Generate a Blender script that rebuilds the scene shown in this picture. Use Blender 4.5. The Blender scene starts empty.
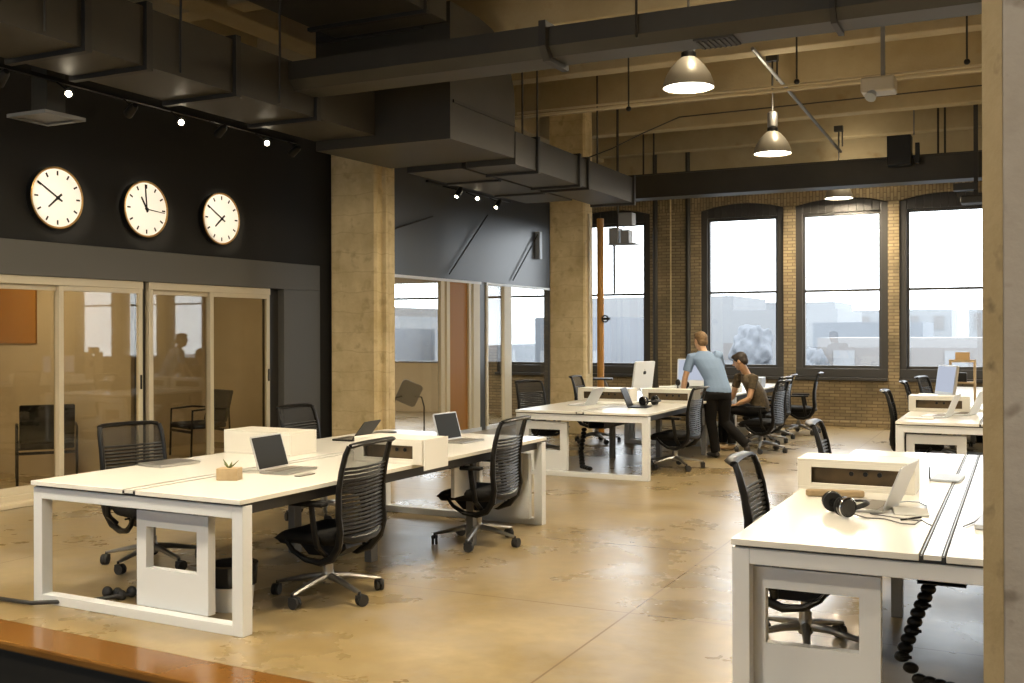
import bpy, bmesh, math, random
from mathutils import Vector, Matrix
random.seed(7)
C = bpy.context.scene.collection
PI = math.pi
DL = -0.0289          # the left wall and the left bench stand 1.7 degrees off the window wall
cl, sl = math.cos(DL), math.sin(DL)
def W(x, y, z=0.0):   # a point given along the left wall -> world
    return Vector((x*cl - y*sl, x*sl + y*cl, z))

# ------------------------------------------------------------------ materials
def mat(name, col, rough=0.5, metal=0.0, var=0.0, scale=6.0, bump=0.0, spec=0.5, bscale=None, col2=None, coat=0.0):
    m = bpy.data.materials.new(name); m.use_nodes = True
    nt = m.node_tree; b = nt.nodes['Principled BSDF']
    b.inputs['Roughness'].default_value = rough; b.inputs['Metallic'].default_value = metal
    b.inputs['Base Color'].default_value = (*col, 1)
    b.inputs['Specular IOR Level'].default_value = spec
    b.inputs['Coat Weight'].default_value = coat
    if var or col2 or bump:
        tc = nt.nodes.new('ShaderNodeTexCoord')
        n = nt.nodes.new('ShaderNodeTexNoise'); n.inputs['Scale'].default_value = scale
        n.inputs['Detail'].default_value = 5; n.inputs['Roughness'].default_value = 0.6
        nt.links.new(tc.outputs['Object'], n.inputs['Vector'])
        if var or col2:
            r = nt.nodes.new('ShaderNodeValToRGB')
            c2 = col2 if col2 else tuple(min(1, c*(1+var)) for c in col)
            c1 = col if col2 else tuple(c*(1-var) for c in col)
            r.color_ramp.elements[0].position = 0.35; r.color_ramp.elements[0].color = (*c1, 1)
            r.color_ramp.elements[1].position = 0.65; r.color_ramp.elements[1].color = (*c2, 1)
            nt.links.new(n.outputs['Fac'], r.inputs['Fac']); nt.links.new(r.outputs['Color'], b.inputs['Base Color'])
        if bump:
            n2 = nt.nodes.new('ShaderNodeTexNoise'); n2.inputs['Scale'].default_value = bscale or scale*6
            n2.inputs['Detail'].default_value = 4
            nt.links.new(tc.outputs['Object'], n2.inputs['Vector'])
            bp = nt.nodes.new('ShaderNodeBump'); bp.inputs['Strength'].default_value = bump; bp.inputs['Distance'].default_value = 0.01
            nt.links.new(n2.outputs['Fac'], bp.inputs['Height']); nt.links.new(bp.outputs['Normal'], b.inputs['Normal'])
    return m
def emis(name, col, s):
    m = bpy.data.materials.new(name); m.use_nodes = True
    nt = m.node_tree; nt.nodes.clear()
    e = nt.nodes.new('ShaderNodeEmission'); e.inputs['Color'].default_value = (*col, 1); e.inputs['Strength'].default_value = s
    o = nt.nodes.new('ShaderNodeOutputMaterial'); nt.links.new(e.outputs[0], o.inputs[0]); return m
def glass(name, tint, refl=1.0):
    m = bpy.data.materials.new(name); m.use_nodes = True
    nt = m.node_tree; nt.nodes.clear()
    t = nt.nodes.new('ShaderNodeBsdfTransparent'); t.inputs['Color'].default_value = (*tint, 1)
    g = nt.nodes.new('ShaderNodeBsdfGlossy'); g.inputs['Roughness'].default_value = 0.02
    f0 = nt.nodes.new('ShaderNodeLayerWeight'); f0.inputs['Blend'].default_value = 0.5
    pw = nt.nodes.new('ShaderNodeMath'); pw.operation = 'POWER'; pw.inputs[1].default_value = 4.0
    f = nt.nodes.new('ShaderNodeMath'); f.operation = 'MULTIPLY_ADD'; f.inputs[1].default_value = 0.85; f.inputs[2].default_value = 0.04
    nt.links.new(f0.outputs['Facing'], pw.inputs[0]); nt.links.new(pw.outputs[0], f.inputs[0])
    mu = nt.nodes.new('ShaderNodeMath'); mu.operation = 'MULTIPLY'; mu.inputs[1].default_value = refl; mu.use_clamp = True
    mx = nt.nodes.new('ShaderNodeMixShader'); o = nt.nodes.new('ShaderNodeOutputMaterial')
    nt.links.new(f.outputs[0], mu.inputs[0]); nt.links.new(mu.outputs[0], mx.inputs[0])
    nt.links.new(t.outputs[0], mx.inputs[1]); nt.links.new(g.outputs[0], mx.inputs[2]); nt.links.new(mx.outputs[0], o.inputs[0])
    return m

M = {}
M['white'] = mat('white_laminate', (0.80, 0.785, 0.73), 0.22, spec=0.5)
M['white_metal'] = mat('white_powder_coat', (0.70, 0.725, 0.75), 0.4)
M['paper'] = mat('paper', (0.85, 0.85, 0.82), 0.8)
M['cream'] = mat('cream_painted_metal', (0.62, 0.55, 0.40), 0.45)
M['edge_dark'] = mat('dark_underframe', (0.035, 0.034, 0.032), 0.5)
M['steel_grey'] = mat('grey_steel', (0.18, 0.18, 0.18), 0.45, 0.3)
M['recess'] = mat('brown_recess', (0.085, 0.055, 0.022), 0.7, var=0.2, scale=9)
M['black'] = mat('black_plastic', (0.006, 0.0055, 0.005), 0.42, spec=0.3)
M['black_soft'] = mat('black_fabric', (0.007, 0.0065, 0.006), 0.8, bump=0.2, scale=60, spec=0.25)
M['black_gloss'] = mat('black_glossy_plastic', (0.012, 0.012, 0.012), 0.2)
M['rubber'] = mat('dark_rubber', (0.018, 0.018, 0.019), 0.55)
M['alu'] = mat('brushed_aluminium', (0.55, 0.54, 0.52), 0.32, 0.85)
M['alu_dark'] = mat('polished_base_metal', (0.32, 0.31, 0.29), 0.3, 0.85)
M['chrome'] = mat('chrome', (0.7, 0.7, 0.7), 0.15, 1.0)
M['screen'] = mat('dark_screen', (0.007, 0.0065, 0.005), 0.45, spec=0.2)
M['keys'] = mat('keyboard_keys', (0.22, 0.20, 0.17), 0.5)
M['duct'] = mat('dark_painted_duct', (0.030, 0.0265, 0.019), 0.5, var=0.15, scale=1.5)
M['duct_rib'] = mat('dark_duct_flange', (0.020, 0.018, 0.015), 0.55)
M['duct_soffit'] = M['duct']
M['black_wall'] = mat('black_wall_paint', (0.011, 0.010, 0.008), 0.8)
M['grey_panel'] = mat('dark_grey_panel', (0.105, 0.100, 0.088), 0.6)
M['midwall'] = mat('dark_grey_satin_paint', (0.052, 0.055, 0.057), 0.35)
M['beige'] = mat('beige_wall_paint', (0.50, 0.41, 0.27), 0.8, var=0.04, scale=2)
M['orange'] = mat('burnt_orange_paint', (0.36, 0.155, 0.018), 0.6)
M['dark_frame'] = mat('dark_window_frame', (0.035, 0.032, 0.028), 0.45)
M['skin'] = mat('skin', (0.56, 0.33, 0.19), 0.5)
M['shirt'] = mat('pale_blue_cotton', (0.18, 0.262, 0.40), 0.85, bump=0.15, scale=12)
M['trousers'] = mat('black_trousers', (0.007, 0.006, 0.0055), 0.85, spec=0.2)
M['vest'] = mat('brown_checked_cloth', (0.10, 0.072, 0.035), 0.85, col2=(0.045, 0.032, 0.017), scale=34)
M['hair_fair'] = mat('sandy_hair', (0.20, 0.12, 0.05), 0.7, col2=(0.11, 0.065, 0.03), scale=40)
M['hair_dark'] = mat('dark_brown_hair', (0.022, 0.014, 0.009), 0.6, var=0.3, scale=40)
M['shoe'] = mat('dark_leather', (0.02, 0.016, 0.013), 0.5)
M['shoe_tan'] = mat('tan_leather', (0.42, 0.30, 0.17), 0.6)
M['wood'] = mat('pale_wood_block', (0.42, 0.31, 0.17), 0.6, col2=(0.35, 0.25, 0.13), scale=14)
M['leaf'] = mat('succulent_leaf', (0.10, 0.12, 0.03), 0.5)
M['brown_cloth'] = mat('brown_roll', (0.30, 0.22, 0.12), 0.8)
M['card'] = mat('cardboard', (0.42, 0.28, 0.13), 0.8)
M['bluegrey'] = mat('pale_blue_grey_plastic', (0.42, 0.47, 0.55), 0.4)
M['lampshade'] = mat('spun_aluminium_shade', (0.46, 0.43, 0.36), 0.38, 0.35)
M['clock_face'] = mat('clock_face_white', (0.90, 0.89, 0.86), 0.5)
M['brass'] = mat('brass_rim', (0.45, 0.26, 0.08), 0.35, 0.7)
M['wood_edge'] = mat('orange_varnished_wood', (0.19, 0.09, 0.022), 0.15, col2=(0.14, 0.06, 0.014), scale=2.2)
M['dark_floor'] = mat('dark_lower_floor', (0.018, 0.016, 0.013), 0.6)
M['pipe_orange'] = mat('amber_painted_pipe', (0.40, 0.19, 0.03), 0.45)
M['pipe_cream'] = mat('cream_conduit', (0.60, 0.52, 0.36), 0.4)
M['pipe_dark'] = mat('dark_pipe', (0.03, 0.027, 0.022), 0.5)
M['bulb'] = emis('pendant_glow', (1.0, 0.93, 0.76), 14.0)
M['spot_on'] = emis('spot_lamp_glow', (1.0, 0.86, 0.62), 30.0)
M['spot_rim'] = emis('spot_lamp_rim_glow', (1.0, 0.86, 0.62), 2.0)
M['monitor_on'] = emis('monitor_picture', (0.55, 0.60, 0.72), 0.85)
M['glass'] = glass('partition_glass', (0.86, 0.84, 0.78), 1.3)
M['glass_blue'] = glass('clear_partition_glass', (0.92, 0.93, 0.93), 1.1)
M['window_glass'] = glass('window_glass', (0.96, 0.97, 0.97), 1.0)
M['black_rim'] = M['black']

def mesh_fabric():
    m = bpy.data.materials.new('see_through_back_mesh'); m.use_nodes = True
    nt = m.node_tree; b = nt.nodes['Principled BSDF']; o = nt.nodes['Material Output']
    b.inputs['Base Color'].default_value = (0.008, 0.0075, 0.007, 1); b.inputs['Roughness'].default_value = 0.8
    t = nt.nodes.new('ShaderNodeBsdfTransparent'); mx = nt.nodes.new('ShaderNodeMixShader'); mx.inputs[0].default_value = 0.68
    nt.links.new(t.outputs[0], mx.inputs[1]); nt.links.new(b.outputs[0], mx.inputs[2]); nt.links.new(mx.outputs[0], o.inputs[0])
    return m
M['back_mesh'] = mesh_fabric()

def floor_mat():
    m = bpy.data.materials.new('polished_concrete_floor'); m.use_nodes = True
    nt = m.node_tree; b = nt.nodes['Principled BSDF']; N = nt.nodes.new; L = nt.links.new
    tc = N('ShaderNodeTexCoord')
    n1 = N('ShaderNodeTexNoise'); n1.inputs['Scale'].default_value = 0.7; n1.inputs['Detail'].default_value = 6; n1.inputs['Roughness'].default_value = 0.62
    n1.inputs['Distortion'].default_value = 0.15
    L(tc.outputs['Object'], n1.inputs['Vector'])
    r = N('ShaderNodeValToRGB'); e = r.color_ramp.elements
    e[0].position = 0.38; e[0].color = (0.245, 0.175, 0.075, 1); e[1].position = 0.62; e[1].color = (0.36, 0.285, 0.165, 1)
    k = e.new(0.5); k.color = (0.295, 0.22, 0.105, 1)
    L(n1.outputs['Fac'], r.inputs['Fac'])
    n2 = N('ShaderNodeTexNoise'); n2.inputs['Scale'].default_value = 9; n2.inputs['Detail'].default_value = 6; L(tc.outputs['Object'], n2.inputs['Vector'])
    r2 = N('ShaderNodeValToRGB'); r2.color_ramp.elements[0].position = 0.3; r2.color_ramp.elements[0].color = (0.86, 0.86, 0.86, 1)
    r2.color_ramp.elements[1].position = 0.7; r2.color_ramp.elements[1].color = (1.06, 1.06, 1.06, 1); L(n2.outputs['Fac'], r2.inputs['Fac'])
    mm = N('ShaderNodeMix'); mm.data_type = 'RGBA'; mm.blend_type = 'MULTIPLY'; mm.inputs[0].default_value = 1
    L(r.outputs['Color'], mm.inputs[6]); L(r2.outputs['Color'], mm.inputs[7])
    n4 = N('ShaderNodeTexNoise'); n4.inputs['Scale'].default_value = 1.3; n4.inputs['Detail'].default_value = 9; n4.inputs['Roughness'].default_value = 0.72; L(tc.outputs['Object'], n4.inputs['Vector'])
    r4 = N('ShaderNodeValToRGB'); r4.color_ramp.elements[0].position = 0.50; r4.color_ramp.elements[0].color = (0, 0, 0, 1); r4.color_ramp.elements[1].position = 0.575; r4.color_ramp.elements[1].color = (0.4, 0.4, 0.4, 1); L(n4.outputs['Fac'], r4.inputs['Fac'])
    mg = N('ShaderNodeMix'); mg.data_type = 'RGBA'; L(r4.outputs['Color'], mg.inputs[0]); L(mm.outputs[2], mg.inputs[6]); mg.inputs[7].default_value = (0.30, 0.255, 0.20, 1); mm = mg
    sx = N('ShaderNodeSeparateXYZ'); L(tc.outputs['Object'], sx.inputs[0])
    def line(out, off, per):
        a = N('ShaderNodeMath'); a.operation = 'SUBTRACT'; a.inputs[1].default_value = off; L(out, a.inputs[0])
        p = N('ShaderNodeMath'); p.operation = 'PINGPONG'; p.inputs[1].default_value = per/2; L(a.outputs[0], p.inputs[0])
        c = N('ShaderNodeMath'); c.operation = 'LESS_THAN'; c.inputs[1].default_value = 0.006; L(p.outputs[0], c.inputs[0]); return c
    ly = line(sx.outputs['Y'], 5.69, 1.805); lx = line(sx.outputs['X'], -2.03, 4.42)
    mxm = N('ShaderNodeMath'); mxm.operation = 'MAXIMUM'; L(ly.outputs[0], mxm.inputs[0]); L(lx.outputs[0], mxm.inputs[1])
    m2 = N('ShaderNodeMix'); m2.data_type = 'RGBA'; L(mxm.outputs[0], m2.inputs[0]); L(mm.outputs[2], m2.inputs[6]); m2.inputs[7].default_value = (0.15, 0.085, 0.025, 1)
    L(m2.outputs[2], b.inputs['Base Color'])
    r3 = N('ShaderNodeMapRange'); r3.inputs[1].default_value = 0.3; r3.inputs[2].default_value = 0.7; r3.inputs[3].default_value = 0.21; r3.inputs[4].default_value = 0.38; b.inputs['Specular IOR Level'].default_value = 0.85
    L(n1.outputs['Fac'], r3.inputs[0]); L(r3.outputs[0], b.inputs['Roughness'])
    bp = N('ShaderNodeBump'); bp.inputs['Strength'].default_value = 0.05; bp.inputs['Distance'].default_value = 0.01; L(n2.outputs['Fac'], bp.inputs['Height']); L(bp.outputs['Normal'], b.inputs['Normal'])
    return m
M['floor'] = floor_mat()

def brick_mat():
    m = bpy.data.materials.new('tan_brick'); m.use_nodes = True
    nt = m.node_tree; b = nt.nodes['Principled BSDF']; N = nt.nodes.new; L = nt.links.new
    tc = N('ShaderNodeTexCoord'); s = N('ShaderNodeSeparateXYZ'); L(tc.outputs['Object'], s.inputs[0])
    def br(u, v, cols):
        c = N('ShaderNodeCombineXYZ'); L(u, c.inputs[0]); L(v, c.inputs[1])
        t = N('ShaderNodeTexBrick'); t.inputs['Scale'].default_value = 1.0
        t.inputs['Brick Width'].default_value = 0.175; t.inputs['Row Height'].default_value = 0.055; t.inputs['Mortar Size'].default_value = 0.007
        t.inputs['Color1'].default_value = (*cols[0], 1); t.inputs['Color2'].default_value = (*cols[1], 1); t.inputs['Mortar'].default_value = (*cols[2], 1)
        t.inputs['Bias'].default_value = 0.0
        L(c.outputs[0], t.inputs['Vector']); return t
    cs = ((0.34, 0.275, 0.165), (0.24, 0.19, 0.112), (0.16, 0.125, 0.078))
    a = br(s.outputs['X'], s.outputs['Z'], cs); v = br(s.outputs['Z'], s.outputs['X'], cs)
    g = N('ShaderNodeMath'); g.operation = 'GREATER_THAN'; g.inputs[1].default_value = 3.80; L(s.outputs['Z'], g.inputs[0])
    mx = N('ShaderNodeMix'); mx.data_type = 'RGBA'; L(g.outputs[0], mx.inputs[0]); L(a.outputs['Color'], mx.inputs[6]); L(v.outputs['Color'], mx.inputs[7])
    n = N('ShaderNodeTexNoise'); n.inputs['Scale'].default_value = 2.2; n.inputs['Detail'].default_value = 5; L(tc.outputs['Object'], n.inputs['Vector'])
    r = N('ShaderNodeValToRGB'); r.color_ramp.elements[0].color = (0.75, 0.75, 0.75, 1); r.color_ramp.elements[0].position = 0.35
    r.color_ramp.elements[1].color = (1.25, 1.2, 1.15, 1); r.color_ramp.elements[1].position = 0.7; L(n.outputs['Fac'], r.inputs['Fac'])
    m3 = N('ShaderNodeMix'); m3.data_type = 'RGBA'; m3.blend_type = 'MULTIPLY'; m3.inputs[0].default_value = 1; L(mx.outputs[2], m3.inputs[6]); L(r.outputs['Color'], m3.inputs[7])
    L(m3.outputs[2], b.inputs['Base Color']); b.inputs['Roughness'].default_value = 0.85
    bp = N('ShaderNodeBump'); bp.inputs['Strength'].default_value = 0.5; bp.inputs['Distance'].default_value = 0.01; bp.invert = True
    L(a.outputs['Fac'], bp.inputs['Height']); L(bp.outputs['Normal'], b.inputs['Normal'])
    return m
M['brick'] = brick_mat()

def concrete(name, c1, c2, stain, sc=2.2, pits=0.62, bands=True):
    m = bpy.data.materials.new(name); m.use_nodes = True
    nt = m.node_tree; b = nt.nodes['Principled BSDF']; N = nt.nodes.new; L = nt.links.new
    tc = N('ShaderNodeTexCoord')
    n = N('ShaderNodeTexNoise'); n.inputs['Scale'].default_value = sc; n.inputs['Detail'].default_value = 8; n.inputs['Roughness'].default_value = 0.65; L(tc.outputs['Object'], n.inputs['Vector'])
    r = N('ShaderNodeValToRGB'); r.color_ramp.elements[0].position = 0.33; r.color_ramp.elements[0].color = (*c1, 1); r.color_ramp.elements[1].position = 0.66; r.color_ramp.elements[1].color = (*c2, 1)
    L(n.outputs['Fac'], r.inputs['Fac'])
    n2 = N('ShaderNodeTexNoise'); n2.inputs['Scale'].default_value = sc*2.6; n2.inputs['Detail'].default_value = 3; L(tc.outputs['Object'], n2.inputs['Vector'])
    r2 = N('ShaderNodeValToRGB'); r2.color_ramp.elements[0].position = pits; r2.color_ramp.elements[0].color = (0, 0, 0, 1); r2.color_ramp.elements[1].position = pits+0.16; r2.color_ramp.elements[1].color = (1, 1, 1, 1)
    L(n2.outputs['Fac'], r2.inputs['Fac'])
    mx = N('ShaderNodeMix'); mx.data_type = 'RGBA'; L(r2.outputs['Color'], mx.inputs[0]); L(r.outputs['Color'], mx.inputs[6]); mx.inputs[7].default_value = (*stain, 1)
    out = mx.outputs[2]
    if bands:
        s = N('ShaderNodeSeparateXYZ'); L(tc.outputs['Object'], s.inputs[0])
        p = N('ShaderNodeMath'); p.operation = 'PINGPONG'; p.inputs[1].default_value = 0.12
        nw = N('ShaderNodeTexNoise'); nw.inputs['Scale'].default_value = 3.0; L(tc.outputs['Object'], nw.inputs['Vector'])
        ma = N('ShaderNodeMath'); ma.operation = 'MULTIPLY_ADD'; ma.inputs[1].default_value = 0.12; L(nw.outputs['Fac'], ma.inputs[0]); L(s.outputs['Z'], ma.inputs[2]); L(ma.outputs[0], p.inputs[0])
        g = N('ShaderNodeMath'); g.operation = 'LESS_THAN'; g.inputs[1].default_value = 0.006; L(p.outputs[0], g.inputs[0])
        g2 = N('ShaderNodeMath'); g2.operation = 'MULTIPLY'; g2.inputs[1].default_value = 0.45; L(g.outputs[0], g2.inputs[0])
        m4 = N('ShaderNodeMix'); m4.data_type = 'RGBA'; L(g2.outputs[0], m4.inputs[0]); L(out, m4.inputs[6]); m4.inputs[7].default_value = (*stain, 1); out = m4.outputs[2]
    L(out, b.inputs['Base Color']); b.inputs['Roughness'].default_value = 0.8
    n3 = N('ShaderNodeTexNoise'); n3.inputs['Scale'].default_value = 30; n3.inputs['Detail'].default_value = 5; L(tc.outputs['Object'], n3.inputs['Vector'])
    bp = N('ShaderNodeBump'); bp.inputs['Strength'].default_value = 0.35; bp.inputs['Distance'].default_value = 0.01; L(n3.outputs['Fac'], bp.inputs['Height']); L(bp.outputs['Normal'], b.inputs['Normal'])
    return m
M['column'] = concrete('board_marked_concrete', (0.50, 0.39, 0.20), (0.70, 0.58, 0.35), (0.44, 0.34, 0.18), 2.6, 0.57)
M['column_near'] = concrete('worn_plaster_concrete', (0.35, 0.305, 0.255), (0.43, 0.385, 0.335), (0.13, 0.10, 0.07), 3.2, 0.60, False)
M['column_edge'] = concrete('warm_lit_chamfer_concrete', (0.26, 0.19, 0.092), (0.33, 0.25, 0.135), (0.12, 0.085, 0.04), 4.5, 0.62, False)  # near column's concrete again, warm light on the chamfer mixed into its colour
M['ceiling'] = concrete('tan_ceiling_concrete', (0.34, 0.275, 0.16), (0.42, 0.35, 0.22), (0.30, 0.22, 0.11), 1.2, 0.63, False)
M['ceiling_edge'] = concrete('pale_beam_concrete', (0.50, 0.40, 0.23), (0.58, 0.47, 0.28), (0.42, 0.32, 0.17), 1.3, 0.66, False)

# ------------------------------------------------------------------ mesh builder
class MB:
    def __init__(s): s.bm = bmesh.new()
    def _x(s, vs, T):
        if T is not None: bmesh.ops.transform(s.bm, matrix=T, verts=vs)
    def box(s, x0, y0, z0, x1, y1, z1, T=None):
        vs = [s.bm.verts.new(p) for p in ((x0,y0,z0),(x1,y0,z0),(x1,y1,z0),(x0,y1,z0),(x0,y0,z1),(x1,y0,z1),(x1,y1,z1),(x0,y1,z1))]
        for f in ((3,2,1,0),(4,5,6,7),(0,1,5,4),(1,2,6,5),(2,3,7,6),(3,0,4,7)): s.bm.faces.new([vs[i] for i in f])
        s._x(vs, T); return s
    def prism(s, poly, axis, a, b, T=None):
        # poly: 2-D points; axis 'x' -> (y,z), 'y' -> (x,z), 'z' -> (x,y)
        f = {'x': lambda p, t: (t, p[0], p[1]), 'y': lambda p, t: (p[0], t, p[1]), 'z': lambda p, t: (p[0], p[1], t)}[axis]
        A = [s.bm.verts.new(f(p, a)) for p in poly]; B = [s.bm.verts.new(f(p, b)) for p in poly]
        n = len(poly); s.bm.faces.new(A); s.bm.faces.new(B[::-1])
        for i in range(n): s.bm.faces.new((A[i], B[i], B[(i+1) % n], A[(i+1) % n]))
        s._x(A+B, T); return s
    def cyl(s, p0, p1, r0, r1=None, seg=16, T=None):
        return s.tube([p0, p1], [r0, r0 if r1 is None else r1], seg, T=T)
    def tube(s, pts, rs, seg=10, T=None, flat=None, closed=False):
        pts = [Vector(p) for p in pts]; n = len(pts)
        if not hasattr(rs, '__len__'): rs = [rs]*n
        rings = []; up = None
        for i, p in enumerate(pts):
            if closed: d = pts[(i+1) % n] - pts[i-1]
            elif i == 0: d = pts[1]-p
            elif i == n-1: d = p-pts[i-1]
            else: d = (pts[i+1]-p).normalized() + (p-pts[i-1]).normalized()
            if d.length < 1e-9: d = Vector((0, 0, 1))
            d.normalize()
            if up is None:
                up = Vector((0, 0, 1)) if abs(d.z) < 0.9 else Vector((1, 0, 0))
            a = d.cross(up)
            if a.length < 1e-6: a = d.orthogonal()
            a.normalize(); b = a.cross(d).normalized(); up = b
            r = rs[i]; ra, rb = (r if not hasattr(r, '__len__') else r[0]), (r if not hasattr(r, '__len__') else r[1])
            rings.append([s.bm.verts.new(p + a*math.cos(2*PI*k/seg)*ra + b*math.sin(2*PI*k/seg)*rb) for k in range(seg)])
        m = n if closed else n-1
        for i in range(m):
            A, B = rings[i], rings[(i+1) % n]
            for k in range(seg): s.bm.faces.new((A[k], A[(k+1) % seg], B[(k+1) % seg], B[k]))
        if not closed: s.bm.faces.new(rings[0][::-1]); s.bm.faces.new(rings[-1])
        s._x([v for r in rings for v in r], T); return s
    def lathe(s, prof, c=(0, 0, 0), seg=28, T=None, cap=True):
        rings = [[s.bm.verts.new((c[0]+r*math.cos(2*PI*k/seg), c[1]+r*math.sin(2*PI*k/seg), c[2]+z)) for k in range(seg)] for r, z in prof]
        for i in range(len(prof)-1):
            A, B = rings[i], rings[i+1]
            for k in range(seg): s.bm.faces.new((A[k], A[(k+1) % seg], B[(k+1) % seg], B[k]))
        if cap: s.bm.faces.new(rings[0][::-1]); s.bm.faces.new(rings[-1])
        s._x([v for r in rings for v in r], T); return s
    def ell(s, c, r, T=None, seg=20, rot=None):
        g = bmesh.ops.create_uvsphere(s.bm, u_segments=seg, v_segments=max(8, seg*2//3), radius=1)
        mt = Matrix.Translation(Vector(c)) @ (rot.to_4x4() if rot is not None else Matrix.Identity(4)) @ Matrix.Diagonal((*r, 1))
        bmesh.ops.transform(s.bm, matrix=mt, verts=g['verts'])
        s._x(g['verts'], T); return s
    def grid(s, fn, nu, nv, th=None):
        P = [[s.bm.verts.new(fn(i/nu, j/nv)) for j in range(nv+1)] for i in range(nu+1)]
        for i in range(nu):
            for j in range(nv): s.bm.faces.new((P[i][j], P[i+1][j], P[i+1][j+1], P[i][j+1]))
        return s
    def build(s, name, m, parent=None, smooth=False, bevel=0, solid=0, remesh=0, sub=0, smooth_it=0):
        bmesh.ops.recalc_face_normals(s.bm, faces=s.bm.faces)
        me = bpy.data.meshes.new(name); s.bm.to_mesh(me); s.bm.free()
        ms = m if isinstance(m, (list, tuple)) else [m]
        for q in ms: me.materials.append(M[q] if isinstance(q, str) else q)
        o = bpy.data.objects.new(name, me); C.objects.link(o)
        if parent: o.parent = parent
        if smooth:
            for f in me.polygons: f.use_smooth = True
            if smooth == 'auto':
                me.set_sharp_from_angle(angle=math.radians(38))
        if solid: md = o.modifiers.new('s', 'SOLIDIFY'); md.thickness = solid; md.offset = 0
        if bevel:
            md = o.modifiers.new('b', 'BEVEL'); md.width = bevel; md.segments = 2; md.limit_method = 'ANGLE'; md.angle_limit = math.radians(50)
        if sub: md = o.modifiers.new('u', 'SUBSURF'); md.levels = sub; md.render_levels = sub
        if remesh:
            md = o.modifiers.new('r', 'REMESH'); md.mode = 'VOXEL'; md.voxel_size = remesh; md.use_smooth_shade = True
            if smooth_it:
                md = o.modifiers.new('k', 'SMOOTH'); md.iterations = smooth_it; md.factor = 0.5
        return o

def thing(name, label, cat, loc=(0, 0, 0), rz=0.0, group=None):
    o = bpy.data.objects.new(name, None); C.objects.link(o); o.empty_display_size = 0.1
    o.location = loc; o.rotation_euler = (0, 0, rz); return tag(o, label, cat, group)
def tag(o, label, cat, group=None, kind=None):
    if label: o['label'] = label
    if cat: o['category'] = cat
    if group: o['group'] = group
    if kind: o['kind'] = kind
    return o
def struct(o): o['kind'] = 'structure'; return o
def dup(root, loc, rz, label, group=None):
    r = root.copy(); C.objects.link(r); r.location = loc; r.rotation_euler = (0, 0, rz); r['label'] = label
    if group: r['group'] = group
    def cp(src, dst):
        for ch in list(src.children):
            c = ch.copy(); C.objects.link(c); c.parent = dst; cp(ch, c)
    cp(root, r); return r

# ------------------------------------------------------------------ the room
ZC = 5.35
struct(MB().prism([(-13, 4.44), (6.5, 3.465), (6.5, 18.9), (-13, 18.9)], 'z', -0.2, 0).build('floor', 'floor'))
struct(MB().box(-13, -5, -0.75, 6.5, 5, -0.7).build('floor_lower', 'dark_floor'))
struct(MB().prism([(-13, 4.16), (6.5, 3.185), (6.5, 3.465), (-13, 4.44)], 'z', -0.045, 0.003).build('trim_1', 'wood_edge', bevel=0.012))
struct(MB().prism([(-13, 4.20), (6.5, 3.225), (6.5, 3.30), (-13, 4.28)], 'z', -0.7, -0.045).build('trim_2', 'dark_floor'))
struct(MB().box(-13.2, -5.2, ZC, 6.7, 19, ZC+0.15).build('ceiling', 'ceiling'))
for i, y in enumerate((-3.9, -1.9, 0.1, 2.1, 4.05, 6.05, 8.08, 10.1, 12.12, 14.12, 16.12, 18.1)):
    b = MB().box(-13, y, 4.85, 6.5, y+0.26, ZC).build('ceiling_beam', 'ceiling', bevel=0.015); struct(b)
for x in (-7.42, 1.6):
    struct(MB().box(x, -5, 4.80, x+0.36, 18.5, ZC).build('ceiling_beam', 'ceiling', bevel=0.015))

# ---- window wall: brick with arched openings
wins = [(-12.95, -10.45), (-9.35, -7.875), (-7.655, -6.18), (-5.22, -3.745), (-3.54, -2.02), (-1.84, -0.32), (0.85, 2.35), (2.55, 4.05), (4.25, 5.75)]
Y0, Y1 = 18.5, 18.85
ZS, ZSP, ZAP = 0.83, 3.79, 3.90
def arc(x0, x1, z0, z1, n=12):
    return [(x0+(x1-x0)*i/n, z0+(z1-z0)*math.sin(PI*i/n)**0.9 if 0 < i < n else z0) for i in range(n+1)]
bw = MB()
bw.box(-13.6, Y0, 0, 6.7, Y1, ZS)
xs = [-13.6]+[v for w in wins for v in w]+[6.7]
for i in range(0, len(xs), 2): bw.box(xs[i], Y0, ZS, xs[i+1], Y1, ZC)
for x0, x1 in wins:
    a = arc(x0, x1, ZSP, ZAP)
    for p, q in zip(a, a[1:]): bw.prism([p, q, (q[0], ZC), (p[0], ZC)], 'y', Y0, Y1)
struct(bw.build('wall_back', 'brick'))
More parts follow.
